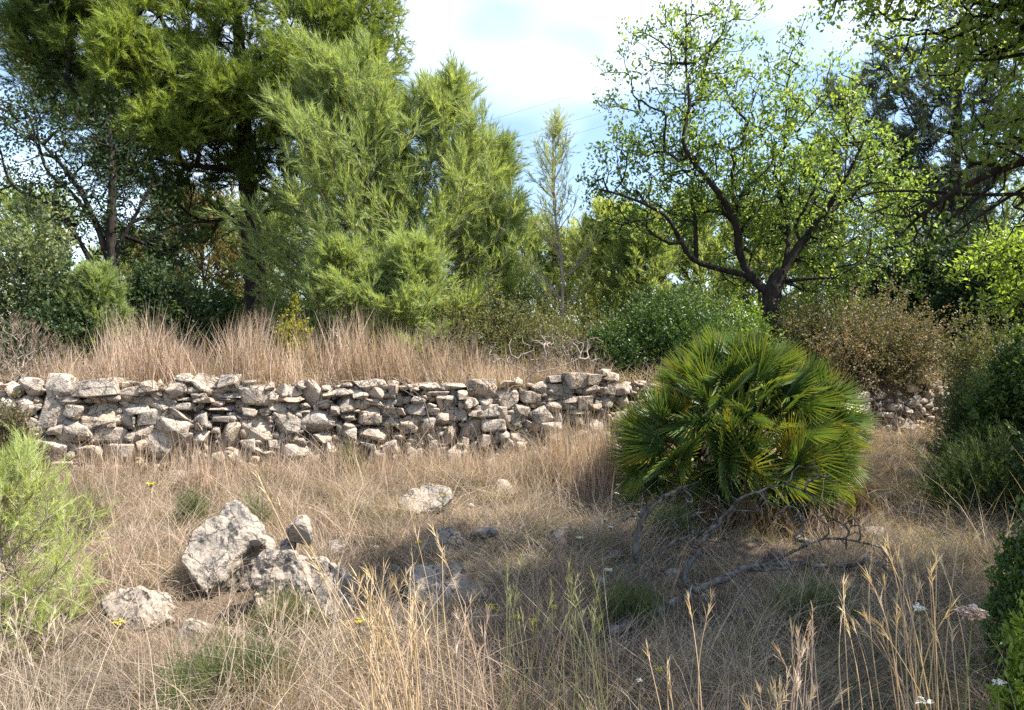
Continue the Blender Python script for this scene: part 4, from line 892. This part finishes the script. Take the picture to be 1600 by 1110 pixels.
def fan_palm():
    rng = np.random.default_rng(300); base = ground_at(1150, 812); base = np.array([1.98, 6.85, float(gz(1.98, 6.85))])
    root = empty('fan_palm', base); tag(root, 'broad bushy dwarf fan palm in front of the wall', 'palm')
    live = []
    for s in range(8):
        me = frond_mesh(310 + s, 27 + s % 4, 2.6 + .2 * (s % 3), .37 + .02 * (s % 3), .36, .02 + .06 * (s % 3), [.05, .12, .2, .3][s % 4], [0, .2, .4, .7, 0, .3, .9, .5][s]); me.materials.append(M['palm']); live.append(me)
    dead = []
    for s in range(3):
        me = frond_mesh(330 + s, 15, 1.5, .36, .34, .45, .05); me.materials.append(M['palm_dead']); dead.append(me)
    # short stems inside, fans ending on an uneven dome
    acc = Acc(); cen = np.array([1.97, 6.85, .32]); mid = np.array([1.97, 6.82, .72]); R3 = np.array([1.23, 1.0, 1.10])
    def put(name, me, o, d, up, sc):
        x = d / np.linalg.norm(d); z = up - x * np.dot(up, x); z /= np.linalg.norm(z); y = np.cross(z, x)
        m = Matrix(((x[0], y[0], z[0], 0), (x[1], y[1], z[1], 0), (x[2], y[2], z[2], 0), (0, 0, 0, 1))) @ Matrix.Diagonal((sc, sc, sc, 1))
        ob = bpy.data.objects.new(name, me); COL.objects.link(ob); ob.parent = root
        m.translation = Vector(tuple(o - base)); ob.matrix_local = m; return ob
    for ci, (dx, dy, zt) in enumerate([(-.35, 0, .95), (.2, .1, .95), (.5, -.05, .7), (-.55, -.2, .6), (0, -.4, .6), (.55, -.35, .5)]):
        stem = smooth_path([cen + np.array([dx * .4, dy * .4, -.1]), cen + np.array([dx * .8, dy * .8, zt * .4 - .1]), np.array([cen[0] + dx, cen[1] + dy, zt])], 4)
        V, FC = tube(stem, np.linspace(.10, .07, len(stem)), 8, .15, 350 + ci); mesh_np('stem', V, FC, M['bark_dark'], root, smooth=True)
    N = 296; ga = math.pi * (3 - math.sqrt(5)); lobes = rdir(rng, 9); lobes[:, 2] = np.abs(lobes[:, 2]) * .8; lobes = norm(lobes)
    for k in range(N):
        zz = 1 - (k + .5) / N * 1.60; a = k * ga + rng.normal(0, .12); rr = math.sqrt(max(0, 1 - zz * zz))
        n_ = np.array([rr * math.cos(a), rr * math.sin(a), zz]); n_ = norm(n_ + rng.normal(0, .07, 3))
        lob = float(np.max(lobes @ n_)); rad = .86 + .17 * np.clip((lob - .75) / .25, 0, 1) + rng.normal(0, .025)
        tipp = mid + n_ * R3 * rad
        # fans lean towards the middle of the lobe they belong to, so each lobe is a rosette
        lb_ = lobes[int(np.argmax(lobes @ n_))]; d = norm(n_ * 1.0 + (n_ - lb_) * .7 + np.array([0, 0, .22]) + rng.normal(0, .10, 3))
        up = lb_ * .9 + np.array([0, 0, .35]) + rng.normal(0, .22, 3); sc = rng.uniform(.80, 1.08)
        pick = [0, 1, 4, 5] if n_[2] > .55 else [0, 1, 2, 3, 4, 5, 6, 7]
        o_ = tipp - d * .70 * sc
        if o_[2] < .24: o_[2] = .24
        put('frond', live[int(rng.choice(pick))], o_, d, up, sc)
    for k in range(40):
        a = rng.uniform(math.pi * .95, math.pi * 2.05); o = cen + np.array([math.cos(a) * .75, math.sin(a) * .62, rng.uniform(.28, .5)])
        d = np.array([math.cos(a), math.sin(a), rng.uniform(-2.2, -.7)]); ob = put('dead_frond', dead[k % 3], o, d, np.array([0, 0, 1.0]) + rng.normal(0, .3, 3), rng.uniform(.9, 1.1))
        ob['label'] = 'withered brown frond hanging low'
fan_palm()

# ------------------------------------------------------------------ dead wood
def dead_wood(name, label, lines, seed, mat, twigs=None, cat='dead branch', group=None, rt=.003):
    rng = np.random.default_rng(seed); pos, par, idx = skeleton(lines, 5)
    root = empty(name, pos[0]); tag(root, label, cat, group)
    for li, (pts, r0, r1, pl) in enumerate(lines):
        sp = smooth_path(pts, 6); sp = sp + rng.normal(0, r0 * .25, sp.shape)
        V, FC = tube(sp, np.linspace(r0, r1, len(sp)) * (1 + .12 * rng.standard_normal(len(sp))), 8, .14, seed + li)
        mesh_np('stem' if li == 0 else 'limb', V, FC, mat, root, smooth=False)
    if twigs is not None:
        n0 = len(pos); P, A, tips = grow(pos, par, twigs, rng, .09, .15, .5); rad = pipe(A, tips, rt, .42); p2 = A.copy(); p2[:n0] = -1
        V, FC = frustums(P, p2, np.minimum(rad, .014), 4); mesh_np('twigwork', V, FC, mat, root)['kind'] = 'stuff'
    return root
def tw(rng, blobs, Y):
    return np.concatenate([ellipsoid_pts(rng, n, px2(a, b, Y + dy), (rx * Y / F, rY, ry * Y / F))[0] for a, b, rx, ry, dy, rY, n in blobs])
rng = np.random.default_rng(400); Yd = 4.9
W = lambda *pts: [px2(a, b, Yd + (c[0] if c else 0)) for a, b, *c in pts]
dead_wood('fallen_branch', 'long fallen dead branch lying across the grass below the palm', [
    ([px2(a, b, ground_at(a, b + dz)[1]) for a, b, dz in ((955, 988, 22), (1010, 964, 34), (1075, 932, 44), (1130, 903, 50), (1190, 882, 54), (1250, 880, 54), (1330, 884, 50), (1360, 876, 50), (1400, 903, 26))], .027, .008, None),
    (W((1090, 928, -.1), (1072, 900), (1098, 850, .1), (1120, 820, .15), (1165, 775, .25), (1225, 755, .35)), .022, .006, 0),
    (W((1225, 755, .35), (1270, 775, .3), (1330, 815, .3)), .008, .003, 1), (W((1190, 885), (1240, 862, .1), (1290, 842, .2), (1350, 848, .3)), .012, .004, 0),
    (W((1165, 892), (1215, 890, -.15), (1265, 878, -.2)), .012, .004, 0)], 41, M['dead'],
    tw(rng, [(1300, 830, 70, 35, .25, .2, 34), (1150, 800, 60, 30, .2, .2, 24), (1230, 790, 60, 35, .3, .2, 26), (1360, 860, 40, 30, .2, .2, 18), (1100, 960, 50, 14, -.2, .15, 12), (1280, 740, 50, 25, .4, .2, 12)], Yd), group='dead wood below the palm')
W = lambda *pts: [px2(a, b, 5.2 + (c[0] if c else 0)) for a, b, *c in pts]
dead_wood('upright_dead_branch', 'grey upright dead branch forking left of the palm foot', [
    (W((1000, 945), (998, 900), (993, 860), (1000, 815), (1012, 790)), .028, .017, None), (W((1004, 812), (1030, 782), (1060, 765, .1), (1092, 752, .2)), .018, .005, 0),
    (W((1000, 880), (1022, 868, .05), (1050, 848, .1), (1085, 836, .2)), .016, .005, 0), (W((1012, 790), (1006, 772), (1004, 765)), .012, .005, 0)], 42, M['dead'],
    tw(rng, [(1060, 790, 50, 30, .2, .2, 20), (1085, 845, 40, 20, .2, .15, 26), (985, 800, 22, 18, 0, .1, 8), (1110, 810, 40, 30, .3, .2, 20)], 5.2), group='dead wood below the palm')
W = lambda *pts: [px2(a, b, 8.35 + (c[0] if c else 0)) for a, b, *c in pts]
dead_wood('dead_brush', 'bleached tangle of dead brush on the wall top left of the palm', [
    (W((800, 612), (830, 585), (852, 560), (850, 545)), .010, .004, None), (W((835, 582), (870, 575, .1), (905, 560, .2)), .007, .003, 0), (W((830, 585), (800, 570, .1), (770, 555, .2)), .006, .003, 0)], 43, M['twig'],
    tw(rng, [(850, 535, 55, 32, .3, .3, 60), (780, 555, 40, 25, .3, .3, 26), (920, 550, 40, 30, .4, .3, 26)], 8.35), rt=.0028)
W = lambda *pts: [px2(a, b, 7.6 + (c[0] if c else 0)) for a, b, *c in pts]
dead_wood('thorny_stem', 'thin bare thorny stem leaning down the face of the wall', [
    (W((612, 590), (640, 606, -.05), (662, 628, -.12), (672, 660, -.14), (690, 700, -.16), (712, 735, -.2)), .006, .004, None), (W((625, 606, -.05), (650, 622, -.1), (668, 636, -.12)), .004, .003, 0)], 44, M['dead'])

def grey_bush(px, pt, Y, hw, seed, label, mat, n=160):
    rng = np.random.default_rng(seed); X = (px - 800) / F * Y; bz = float(gz(X, Y)); zt = EYE - (pt - 555) / F * Y; H = zt - bz; R = hw * Y / F
    d = rdir(rng, n); d[:, 2] = np.abs(d[:, 2]); tg = np.array([X, Y, bz]) + d * np.array([R, R * .6, H]) * rng.uniform(.6, 1.0, (n, 1))
    root = empty('dead_bush', (X, Y, bz)); tag(root, label, 'dead bush', 'dead grey bushes on the terrace edge')
    P, A, tips = grow(np.array([[X, Y, bz - .03], [X, Y, bz + .05]]), np.array([-1, 0]), tg, rng, .1, .5, .4)
    V, FC = frustums(P, A, np.minimum(pipe(A, tips, .0028, .4), .02), 3); mesh_np('stem', V, FC, mat, root)
    acc = Acc(); acc.add(*needles(P[tips], norm(P[tips] - np.array([X, Y, bz])) + np.array([0, 0, .5]), .10, 14, .05, .004, rng, .7, .5)); acc.obj('foliage', M['litter'], root)
grey_bush(35, 500, 7.6, 75, 451, 'grey brown dead bush at the left end of the terrace edge', M['twig'], 260)
grey_bush(395, 478, 8.9, 40, 452, 'bare twiggy dead bush rising among the russet grass', M['twig_brown'], 80)
grey_bush(690, 505, 9.2, 80, 453, 'dark twiggy dead bush behind the top middle of the wall', M['twig_brown'], 240)
grey_bush(890, 525, 9.0, 70, 454, 'sprawling dead bush near the left shoulder of the palm', M['twig'], 200)

# ------------------------------------------------------------------ grasses
def field_mask(X, Y, margin=.5):
    return (np.abs(X) < Y * 800 / F + margin)
def clump_noise(X, Y, s, seed):
    return np.clip(.5 + .28 * wave(X, Y, s, seed), 0, 1)
# the grass stays short round the dead wood and the half buried rocks
LOW = []
for a_, b_, r_ in [(955, 1000, .2), (1010, 985, .24), (1075, 962, .26), (1130, 940, .28), (1190, 922, .28), (1250, 918, .28), (1330, 918, .26), (1380, 925, .2), (1080, 880, .3), (1150, 860, .3), (1230, 870, .3), (1000, 945, .22), (1010, 900, .25),
    (700, 972, .36), (765, 968, .26), (640, 960, .26), (695, 880, .22), (750, 862, .16), (660, 815, .24), (890, 864, .22), (1365, 848, .2), (1380, 804, .2), (965, 886, .12), (1440, 818, .2), (345, 960, .3), (310, 968, .22), (420, 1000, .25), (470, 995, .26), (210, 1005, .24), (300, 1015, .18), (525, 885, .15)]:
    q_ = ground_at(a_, b_); LOW.append((q_[0], q_[1], r_))
LOW = np.array(LOW)
def low_at(X, Y):
    d = np.sqrt((X[:, None] - LOW[None, :, 0]) ** 2 + ((Y[:, None] - LOW[None, :, 1]) * .8) ** 2) / LOW[None, :, 2]
    return np.clip(d.min(1) * 1.1 - .35, 0, 1)          # 0 in the middle of a low patch
def field_grass(name, n_tuft, per, hmin, hmax, w, mat, seed, label, bend=.5, spread=.055, tint=.5, keep=None, tilt=.55, ymin=1.9, segs=2, hn=None, tv=.35):
    rng = np.random.default_rng(seed)
    Y = ymin + 9.0 * rng.random(n_tuft * 6); X = rng.uniform(-1, 1, n_tuft * 6) * (Y * .66 + .5)
    ok = (Y < wallY(X) - .02)
    if keep is not None: ok &= rng.random(len(X)) < keep(X, Y)
    X, Y = X[ok][:n_tuft], Y[ok][:n_tuft]; n = len(X)
    c = np.stack([X, Y, gz(X, Y) - .01], 1)
    hh = hmin + (hmax - hmin) * rng.random(n) ** 2.2
    if hn is not None: hh = hh * hn(X, Y)
    lw = low_at(X, Y); hh = hh * (.28 + .72 * lw)
    P = np.repeat(c, per, 0) + rng.normal(0, 1, (n * per, 3)) * np.repeat(spread * (.5 + hh / hmax), per)[:, None] * [1, 1, 0]
    h = np.repeat(hh, per) * rng.uniform(.35, 1.2, n * per)
    D = rng.normal(0, tilt, (n * per, 3)) + np.repeat(rng.normal(0, .3, (n, 3)), per, 0); D[:, 2] = 1
    tt_ = np.repeat(tint + tv * (clump_noise(X, Y, 2.3, seed) - .5) + rng.normal(0, .16, n), per) + rng.normal(0, .17, n * per)
    V, FC, T = blades(P, D, h, w * rng.uniform(.6, 1.4, n * per), rng, tt_, bend, segs)
    o = mesh_np(name, V, FC, mat, None, T); tag(o, label, 'grass', kind='stuff')
cl = clump_noise
straw_keep = lambda X, Y: np.clip(1.7 * cl(X, Y, 1.7, 2.0) * cl(X, Y, 4.3, 7.0) - .02, 0.02, 1)
field_grass('straw_grass', 1950, 36, .12, .52, .0027, M['grass_dry'], 501, 'tussocks of fine straw coloured grass over the field', keep=straw_keep, tint=.5, tilt=.34, bend=.6, spread=.035, segs=3, hn=lambda X, Y: .5 + .9 * cl(X, Y, 2.1, 6.0), tv=.6)
field_grass('russet_grass', 3400, 14, .14, .62, .0026, M['grass_pink'], 502, 'fine russet grass between the straw', keep=lambda X, Y: cl(X, Y, 1.3, 5.0) ** 1.3, tint=.5, bend=.3, tilt=.2, spread=.05, segs=3, tv=.6)
field_grass('green_grass', 1700, 14, .06, .30, .0032, M['grass_green'], 503, 'sparse green blades low in the field', keep=lambda X, Y: np.clip(cl(X, Y, 1.5, 8.0) - .22 + .25 * (X > .3), 0, 1), tilt=.45, bend=.6)
field_grass('dead_litter', 7000, 7, .03, .10, .0042, M['litter'], 504, 'grey brown litter of dead twigs and stalks', tilt=1.6, bend=.3, tint=.3)
field_grass('dry_scrub', 1150, 80, .12, .40, .0026, M['scrub'], 505, 'low tangled cushions of dead wiry scrub in the field', tilt=.55, bend=.45, spread=.07, tint=.40, keep=lambda X, Y: np.clip(1.3 * cl(X, Y, 1.9, 12.0) - .15, 0, 1), segs=2)
field_grass('pale_scrub', 420, 80, .12, .42, .0025, M['grass_dry'], 506, 'low bleached cushions of wiry grass in the field', tilt=.4, bend=.6, spread=.05, tint=.66, keep=lambda X, Y: np.clip(1.3 * cl(X, Y, 2.3, 15.0) - .25, 0, 1), segs=3)
field_grass('olive_scrub', 420, 60, .10, .34, .0028, M['leaf_olive'], 507, 'thin olive green cushions of wiry plants in the field', tilt=.5, bend=.4, spread=.06, tint=.4, keep=lambda X, Y: np.clip(1.3 * cl(X, Y, 1.2, 19.0) - .22 + .2 * (X > 0), 0, 1), segs=2)
field_grass('long_stalks', 620, 6, .35, 1.0, .0030, M['grass_dry'], 508, 'long single straw stalks standing over the field', tilt=.2, bend=.28, spread=.05, tint=.72, segs=4)
def pebbles():
    rng = np.random.default_rng(540); vs = []; fs = []; n = 0
    for s_ in range(700):
        Y = 1.9 + 8 * rng.random(); X = rng.uniform(-1, 1) * (Y * .66 + .4)
        if Y > wallY(X) - .1 or rng.random() > cl(X, Y, 2.6, 21.0): continue
        bm = rock_bm(5000 + s_ % 24, (1, 1, .7), npts=12, bevel=0.0); bmesh.ops.triangulate(bm, faces=bm.faces[:]); bm.verts.index_update()
        r = .015 + .05 * rng.random() ** 3; a = rng.uniform(0, 6.28); c_, si = math.cos(a), math.sin(a)
        v = np.array([v.co for v in bm.verts]) * r * 2 @ np.array([[c_, si, 0], [-si, c_, 0], [0, 0, 1]]) + np.array([X, Y, float(gz(X, Y)) + r * .3])
        vs.append(v); fs.append(np.array([[q.index for q in f.verts] for f in bm.faces]) + n); n += len(v); bm.free()
    o = mesh_np('gravel', np.concatenate(vs), np.concatenate(fs), M['boulder']); tag(o, 'small loose limestone pebbles strewn over the soil', 'gravel', kind='stuff')
pebbles()

def tall_grass():
    rng = np.random.default_rng(520); acc = Acc()
    for i in range(175):
        px = rng.uniform(70, 790) if i < 135 else rng.uniform(780, 985); v = rng.uniform(.12, 1.5)
        Y = np.interp(px, WP[:, 0], WP[:, 1]) + v; X = (px - 800) / F * Y; z = float(gz(X, Y))
        top = np.interp(px, [70, 130, 180, 230, 262, 300, 350, 400, 440, 490, 560, 620, 660, 760, 800, 985], [548, 518, 488, 472, 500, 530, 486, 478, 530, 478, 470, 488, 505, 528, 560, 535]) + abs(rng.normal(0, 50)) - 16
        H = max(.15, EYE - (top - 555) / F * Y - z); n = int(rng.integers(35, 110)) if i < 135 else 36
        P = np.array([X, Y, z]) + rng.normal(0, .10, (n, 3)) * [1, 1, 0]
        lean = rng.normal(0, .13, 2); D = rng.normal(0, .10, (n, 3)); D[:, 2] = 1; D[:, :2] += lean
        ct = .55 + rng.normal(0, .25)
        acc.add(*blades(P, D, H * (.25 + .85 * rng.random(n) ** .8), .0048 * rng.uniform(.5, 1.7, n), rng, ct + rng.normal(0, .3, n), .13, 4))
        m = 16; Q = np.array([X, Y, z]) + rng.normal(0, .10, (m, 3)) * [1, 1, 0]; D = rng.normal(0, .7, (m, 3)); D[:, 2] = 1
        acc.add(*blades(Q, D, rng.uniform(.15, .4, m), .006, rng, .3 + rng.normal(0, .15, m), .7, 3))
    o = acc.obj('tall_grass', M['grass_pink']); tag(o, 'tall russet grass standing along the top of the wall', 'grass', kind='stuff')
    # same grass in front of the wall, right half
    acc = Acc()
    for i in range(260):
        r = rng.random()
        px = rng.uniform(860, 955) if r < .42 else rng.uniform(90, 860); py = rng.uniform(735, 790) if r < .42 else rng.uniform(735, 770)
        g = ground_at(px, py); H = (rng.uniform(.45, .85) if r < .42 else rng.uniform(.15, .6)); n = 16 if r < .42 else 14
        P = g + rng.normal(0, .05, (n, 3)) * [1, 1, 0]; D = rng.normal(0, .10, (n, 3)); D[:, 2] = 1
        acc.add(*blades(P, D, H * rng.uniform(.5, 1.1, n), .0042 * rng.uniform(.5, 1.5, n), rng, .55 + rng.normal(0, .28, n), .15, 3))
    o = acc.obj('foot_grass', M['grass_pink']); tag(o, 'thin upright stalks growing along the foot of the wall', 'grass', kind='stuff')
    # low grass over the terrace, to the trees and beyond
    acc = Acc(); n = 42000
    v = rng.random(n) ** 1.5 * 14; X = rng.uniform(-10, 11, n); Y = wallY(X) + .16 + v
    P = np.stack([X, Y, gz(X, Y)], 1); D = rng.normal(0, .4, (n, 3)); D[:, 2] = 1
    acc.add(*blades(P, D, rng.uniform(.12, .4, n), .008, rng, .4 + .3 * (clump_noise(X, Y, 1.1, 3.) - .5) + rng.normal(0, .15, n), .3, 2))
    o = acc.obj('terrace_grass', M['grass_dry']); tag(o, 'low dry grass covering the terrace under the trees', 'grass', kind='stuff')
tall_grass()

def skirts():
    rng = np.random.default_rng(530); acc = Acc(); bpy.context.view_layer.update()
    for o in [o for o in COL.objects if o.name.split('.')[0] == 'boulder']:
        bb = np.array([o.matrix_world @ Vector(c) for c in o.bound_box]); lo, hi = bb.min(0), bb.max(0); w = hi[0] - lo[0]
        n = int(60 + 260 * w); X = rng.uniform(lo[0] - .08, hi[0] + .08, n); Y = lo[1] + rng.normal(-.03, .07, n) + (hi[1] - lo[1]) * .4 * np.abs((X - (lo[0] + hi[0]) / 2) / (w / 2 + .08)) ** 2
        P = np.stack([X, Y, gz(X, Y) - .01], 1); D = rng.normal(0, .45, (n, 3)); D[:, 2] = 1
        acc.add(*blades(P, D, (.06 + .5 * w) * (.2 + .8 * rng.random(n) ** 2) * .8 + .03, .0036, rng, .45 + rng.normal(0, .25, n), .5, 3))
    o = acc.obj('rock_side_grass', M['grass_dry']); tag(o, 'dry grass growing round the feet of the boulders', 'grass', kind='stuff')
skirts()
# --- foreground tufts and stalks: single things
def tuft(label, stalks, mat, seed, group='tall grass tufts in the foreground', extra=0, exl=.5, Yb=2.5, w=.006):
    """stalks: list of (base px, tip px, tip py, Y of the tip); every stalk and every seed head is a part"""
    rng = np.random.default_rng(seed); bx = np.mean([s[0] for s in stalks]); X0 = (bx - 800) / F * Yb; w = w * .75
    b = np.array([X0, Yb, float(gz(X0, Yb))]); root = empty('grass_tuft', b); tag(root, label, 'grass tuft', group)
    for (px, tx, ty, Y) in stalks:
        p0 = np.array([(px - 800) / F * Yb, Yb + rng.normal(0, .07), 0]); p0[0] += rng.normal(0, .03); p0[2] = float(gz(p0[0], p0[1])) - .02
        p1 = px2(tx, ty, Y); L = np.linalg.norm(p1 - p0); side = rng.normal(0, .035 * L, 3) * [1, 1, .2]
        sp = smooth_path([p0, p0 + (p1 - p0) * .36 + side + [0, 0, .04 * L], p0 + (p1 - p0) * .72 + side * .8 + [0, 0, .05 * L], p1 + rng.normal(0, .02, 3)], 5)
        V, FC = tube(sp, np.linspace(w * .5, w * .22, len(sp)), 4, 0, seed); t0 = .55 + rng.normal(0, .2)
        mesh_np('stalk', V, FC, mat, root, tint=np.clip(np.full(len(V), t0), 0, 1))
        k = int(rng.integers(9, 18)); hl = rng.uniform(.08, .22); q = rng.integers(0, 1 << 30)
        f = np.linspace(1, 1 - hl, k) ** 1.0; ii = f * (len(sp) - 1); i0 = np.minimum(ii.astype(int), len(sp) - 2)
        hp = sp[i0] + (sp[i0 + 1] - sp[i0]) * (ii - i0)[:, None]; d = norm(sp[i0 + 1] - sp[i0])
        V, FC, T = blades(hp, d + rng.normal(0, .20, (k, 3)), rng.uniform(.018, .06, k), .0032, rng, t0 + .1 + rng.normal(0, .15, k), .15, 2)
        mesh_np('seed_head', V, FC, mat, root, T)
    if extra:
        P = b + rng.normal(0, .10, (extra, 3)) * [1, 1, 0]; D = rng.normal(0, .32, (extra, 3)); D[:, 2] = 1
        V, FC, T = blades(P, D, exl * (.25 + .85 * rng.random(extra)), w * rng.uniform(.5, 1.1, extra), rng, .42 + rng.normal(0, .22, extra), .4, 4)
        o = mesh_np('leaf_blade', V, FC, mat, root, T); o['kind'] = 'stuff'
rng = np.random.default_rng(600)
def fan(bx, txs, tys, n, Y0, jit=.12):
    return [(bx + rng.normal(0, 34), rng.uniform(*txs), rng.uniform(*tys), Y0 + rng.normal(0, jit)) for _ in range(n)]
G_ = M['grass_gold']
tuft('thick golden tuft bottom centre, its tips leaning towards the dark boulder', fan(655, (555, 650), (880, 1010), 38, 2.55), G_, 601, extra=130, exl=.66, Yb=2.45, w=.0085)
tuft('few long pale stalks slanting up to the upright tan block', [(770, 405, 745, 2.5), (765, 440, 790, 2.5), (760, 472, 860, 2.5), (752, 480, 868, 2.45), (770, 500, 905, 2.5)], G_, 602, Yb=2.2, w=.007)
tuft('two lone stalks rising to the wedge of grey rock', [(770, 648, 790, 2.6), (765, 668, 850, 2.6), (772, 660, 830, 2.6)], G_, 603, Yb=2.3)
tuft('upright russet tuft right of the thick golden tuft', fan(742, (705, 752), (940, 1010), 12, 2.6), M['grass_pink'], 604, extra=60, exl=.6, Yb=2.5)
tuft('pair of pale stalks in front of the fallen branch', [(1165, 1085, 930, 2.6), (1160, 1095, 950, 2.6), (1110, 1010, 1015, 2.5), (1112, 1030, 1030, 2.5), (1105, 1045, 1050, 2.5)], G_, 605, Yb=2.3)
tuft('small rusty tuft at the bottom, right of centre', fan(1262, (1228, 1275), (955, 1040), 11, 2.6), M['grass_pink'], 606, extra=50, exl=.5, Yb=2.45)
tuft('tall tawny stalks fanning up beside the white flower at the lower right', fan(1475, (1350, 1500), (840, 1000), 26, 2.7, .18) + [(1440, 1355, 850, 2.8), (1450, 1390, 770, 2.8), (1460, 1432, 835, 2.8), (1465, 1440, 860, 2.8)], G_, 607, extra=70, exl=.6, Yb=2.5)
tuft('slim stalks left of the tawny fan at the lower right', [(1370, 1308, 925, 2.7), (1368, 1318, 905, 2.7), (1372, 1340, 950, 2.7), (1375, 1330, 970, 2.7)], G_, 608, extra=20, exl=.5, Yb=2.4)
tuft('greyish green stalks in front of the dark hollow', fan(905, (885, 935), (880, 1000), 18, 3.0), M['grass_green'], 609, extra=60, exl=.5, Yb=2.8, w=.005)
tuft('greyish dry tuft in the bottom left corner', fan(40, (0, 120), (930, 1040), 18, 2.7), M['grass_dry'], 610, extra=160, exl=.55, Yb=2.6, w=.005)
tuft('straight straw stalks before the big tilted boulder', [(365, 352, 870, 3.2), (372, 380, 880, 3.2), (358, 330, 900, 3.2), (215, 205, 840, 3.4), (222, 212, 830, 3.4)], M['grass_dry'], 611, extra=40, exl=.4, Yb=3.0, w=.004)
tuft('thin grey green stalks near the yellow flowers', fan(800, (770, 860), (860, 980), 14, 3.2), M['grass_green'], 612, extra=40, exl=.45, Yb=3.0, w=.0045)
tuft('arching pale tuft at the bottom edge under the fallen branch', fan(1215, (1160, 1290), (1060, 1110), 16, 2.5), M['grass_dry'], 613, extra=120, exl=.42, Yb=2.35, w=.005)
tuft('silvery straw stalks in front of the dark grey boulder', fan(500, (430, 540), (870, 990), 16, 3.3), M['grass_dry'], 614, extra=60, exl=.5, Yb=3.1, w=.0045)

# ------------------------------------------------------------------ flowers
def flower(name, px, py, Y, r, mat, label, seed, group, n=22, flat=.25, h=None):
    rng = np.random.default_rng(seed); c = px2(px, py, Y); X, Yb = c[0] + rng.normal(0, .02), Y
    b = np.array([X, Yb, float(gz(X, Yb))]); root = empty(name, b); tag(root, label, 'flower', group)
    sp = smooth_path([b, (b + c) / 2 + rng.normal(0, .02, 3), c - np.array([0, 0, .03])], 4); V, FC = tube(sp, np.full(len(sp), .0028), 5, 0, seed); mesh_np('stem', V, FC, M['stem'], root, tint=np.full(len(V), .5))
    d = rdir(rng, n); d[:, 2] = np.abs(d[:, 2]) * flat; P = c + d * r * np.sqrt(rng.random((n, 1)))
    acc = Acc()
    for k in range(4):
        acc.add(*leaf_quads(P + rng.normal(0, r * .04, P.shape), rdir(rng, n) * [1, 1, .35], r * .34, .8, rng, .6 + .25 * rng.standard_normal(n), 2.0, .1))
    acc.obj('flower_head', mat, root)
    pos = [c - np.array([0, 0, .03])]; par = [-1]
    for q in P[:14]: pos.append(q); par.append(0)
    V, FC = frustums(np.array(pos), np.array(par), np.full(len(pos), .0012), 3); mesh_np('ray', V, FC, M['stem'], root, tint=np.full(len(V), .6))
GYF = 'small yellow flower heads dotted in the field'
for i, (px, py, r, lb) in enumerate([(235, 757, .030, 'yellow flower below the left part of the wall'), (460, 826, .024, 'yellow flower against the upright tan block'), (562, 971, .024, 'yellow flower beside the thick golden tuft'),
    (692, 775, .018, 'yellow flower near the flat white rock'), (654, 848, .018, 'yellow flower by the wedge of grey rock'), (770, 950, .028, 'branched yellow flower in front of the blue grey boulder'), (806, 966, .022, 'yellow flower left of the greyish green stalks'),
    (832, 972, .02, 'yellow flower closest to the greyish green stalks'), (866, 950, .018, 'dull yellow flower in the dark hollow'), (1030, 1046, .022, 'yellow flower before the left tip of the fallen branch'), (186, 973, .022, 'yellow flower on the grooved brownish rock')]):
    g = ground_at(px, py + 60); flower('yellow_flower', px, py, g[1], r * 1.35, M['yellow'], lb, 700 + i, GYF, 14, .5)
GWF = 'small white flower heads'
for i, (px, py, r, lb, Yo) in enumerate([(966, 758, .02, 'upper white flower at the left foot of the palm', None), (964, 771, .02, 'lower white flower at the left foot of the palm', None), (945, 812, .02, 'white flower left of the upright dead branch top', None), (954, 824, .02, 'white flower just under its neighbour by the upright dead branch', None),
    (998, 801, .018, 'white flower touching the top of the upright dead branch', None), (905, 840, .02, 'white flower on the dull grey rounded rock', None), (950, 891, .024, 'flat white flower left of the upright dead branch base', None),
    (1438, 951, .026, 'white flower head among the tall tawny stalks', 2.9), (1443, 1095, .022, 'white flower at the very bottom right of centre', 2.5), (1000, 1063, .012, 'tiny white flower under the fallen branch tip', 3.2), (1560, 1066, .02, 'white flower below the faded umbel', 2.7)]):
    g = ground_at(px, py + 50); flower('white_flower', px, py, Yo or g[1], r * 1.2, M['white'], lb, 720 + i, GWF, 18, .15)
flower('faded_umbel', 1518, 962, 2.6, .042, M['pinkish'], 'large faded pinkish umbel on a pale stem at the lower right', 740, None, 110, .75)

# ------------------------------------------------------------------ faint overhead wires
for i, (a, b) in enumerate([((640, 225), (1250, 30)), ((640, 262), (1250, 75)), ((640, 282), (1250, 98))]):
    sp = smooth_path([px2(*a, 90), px2((a[0] + b[0]) / 2, (a[1] + b[1]) / 2 + 6, 95), px2(*b, 100)], 8)
    V, FC = tube(sp, np.full(len(sp), .012), 5, 0, i); o = mesh_np('power_line', V, FC, M['bark_dark'], origin=sp[0])
    tag(o, ['topmost faint overhead wire crossing the sky gap', 'middle faint overhead wire crossing the sky gap', 'lowest faint overhead wire crossing the sky gap'][i], 'wire', 'overhead wires')
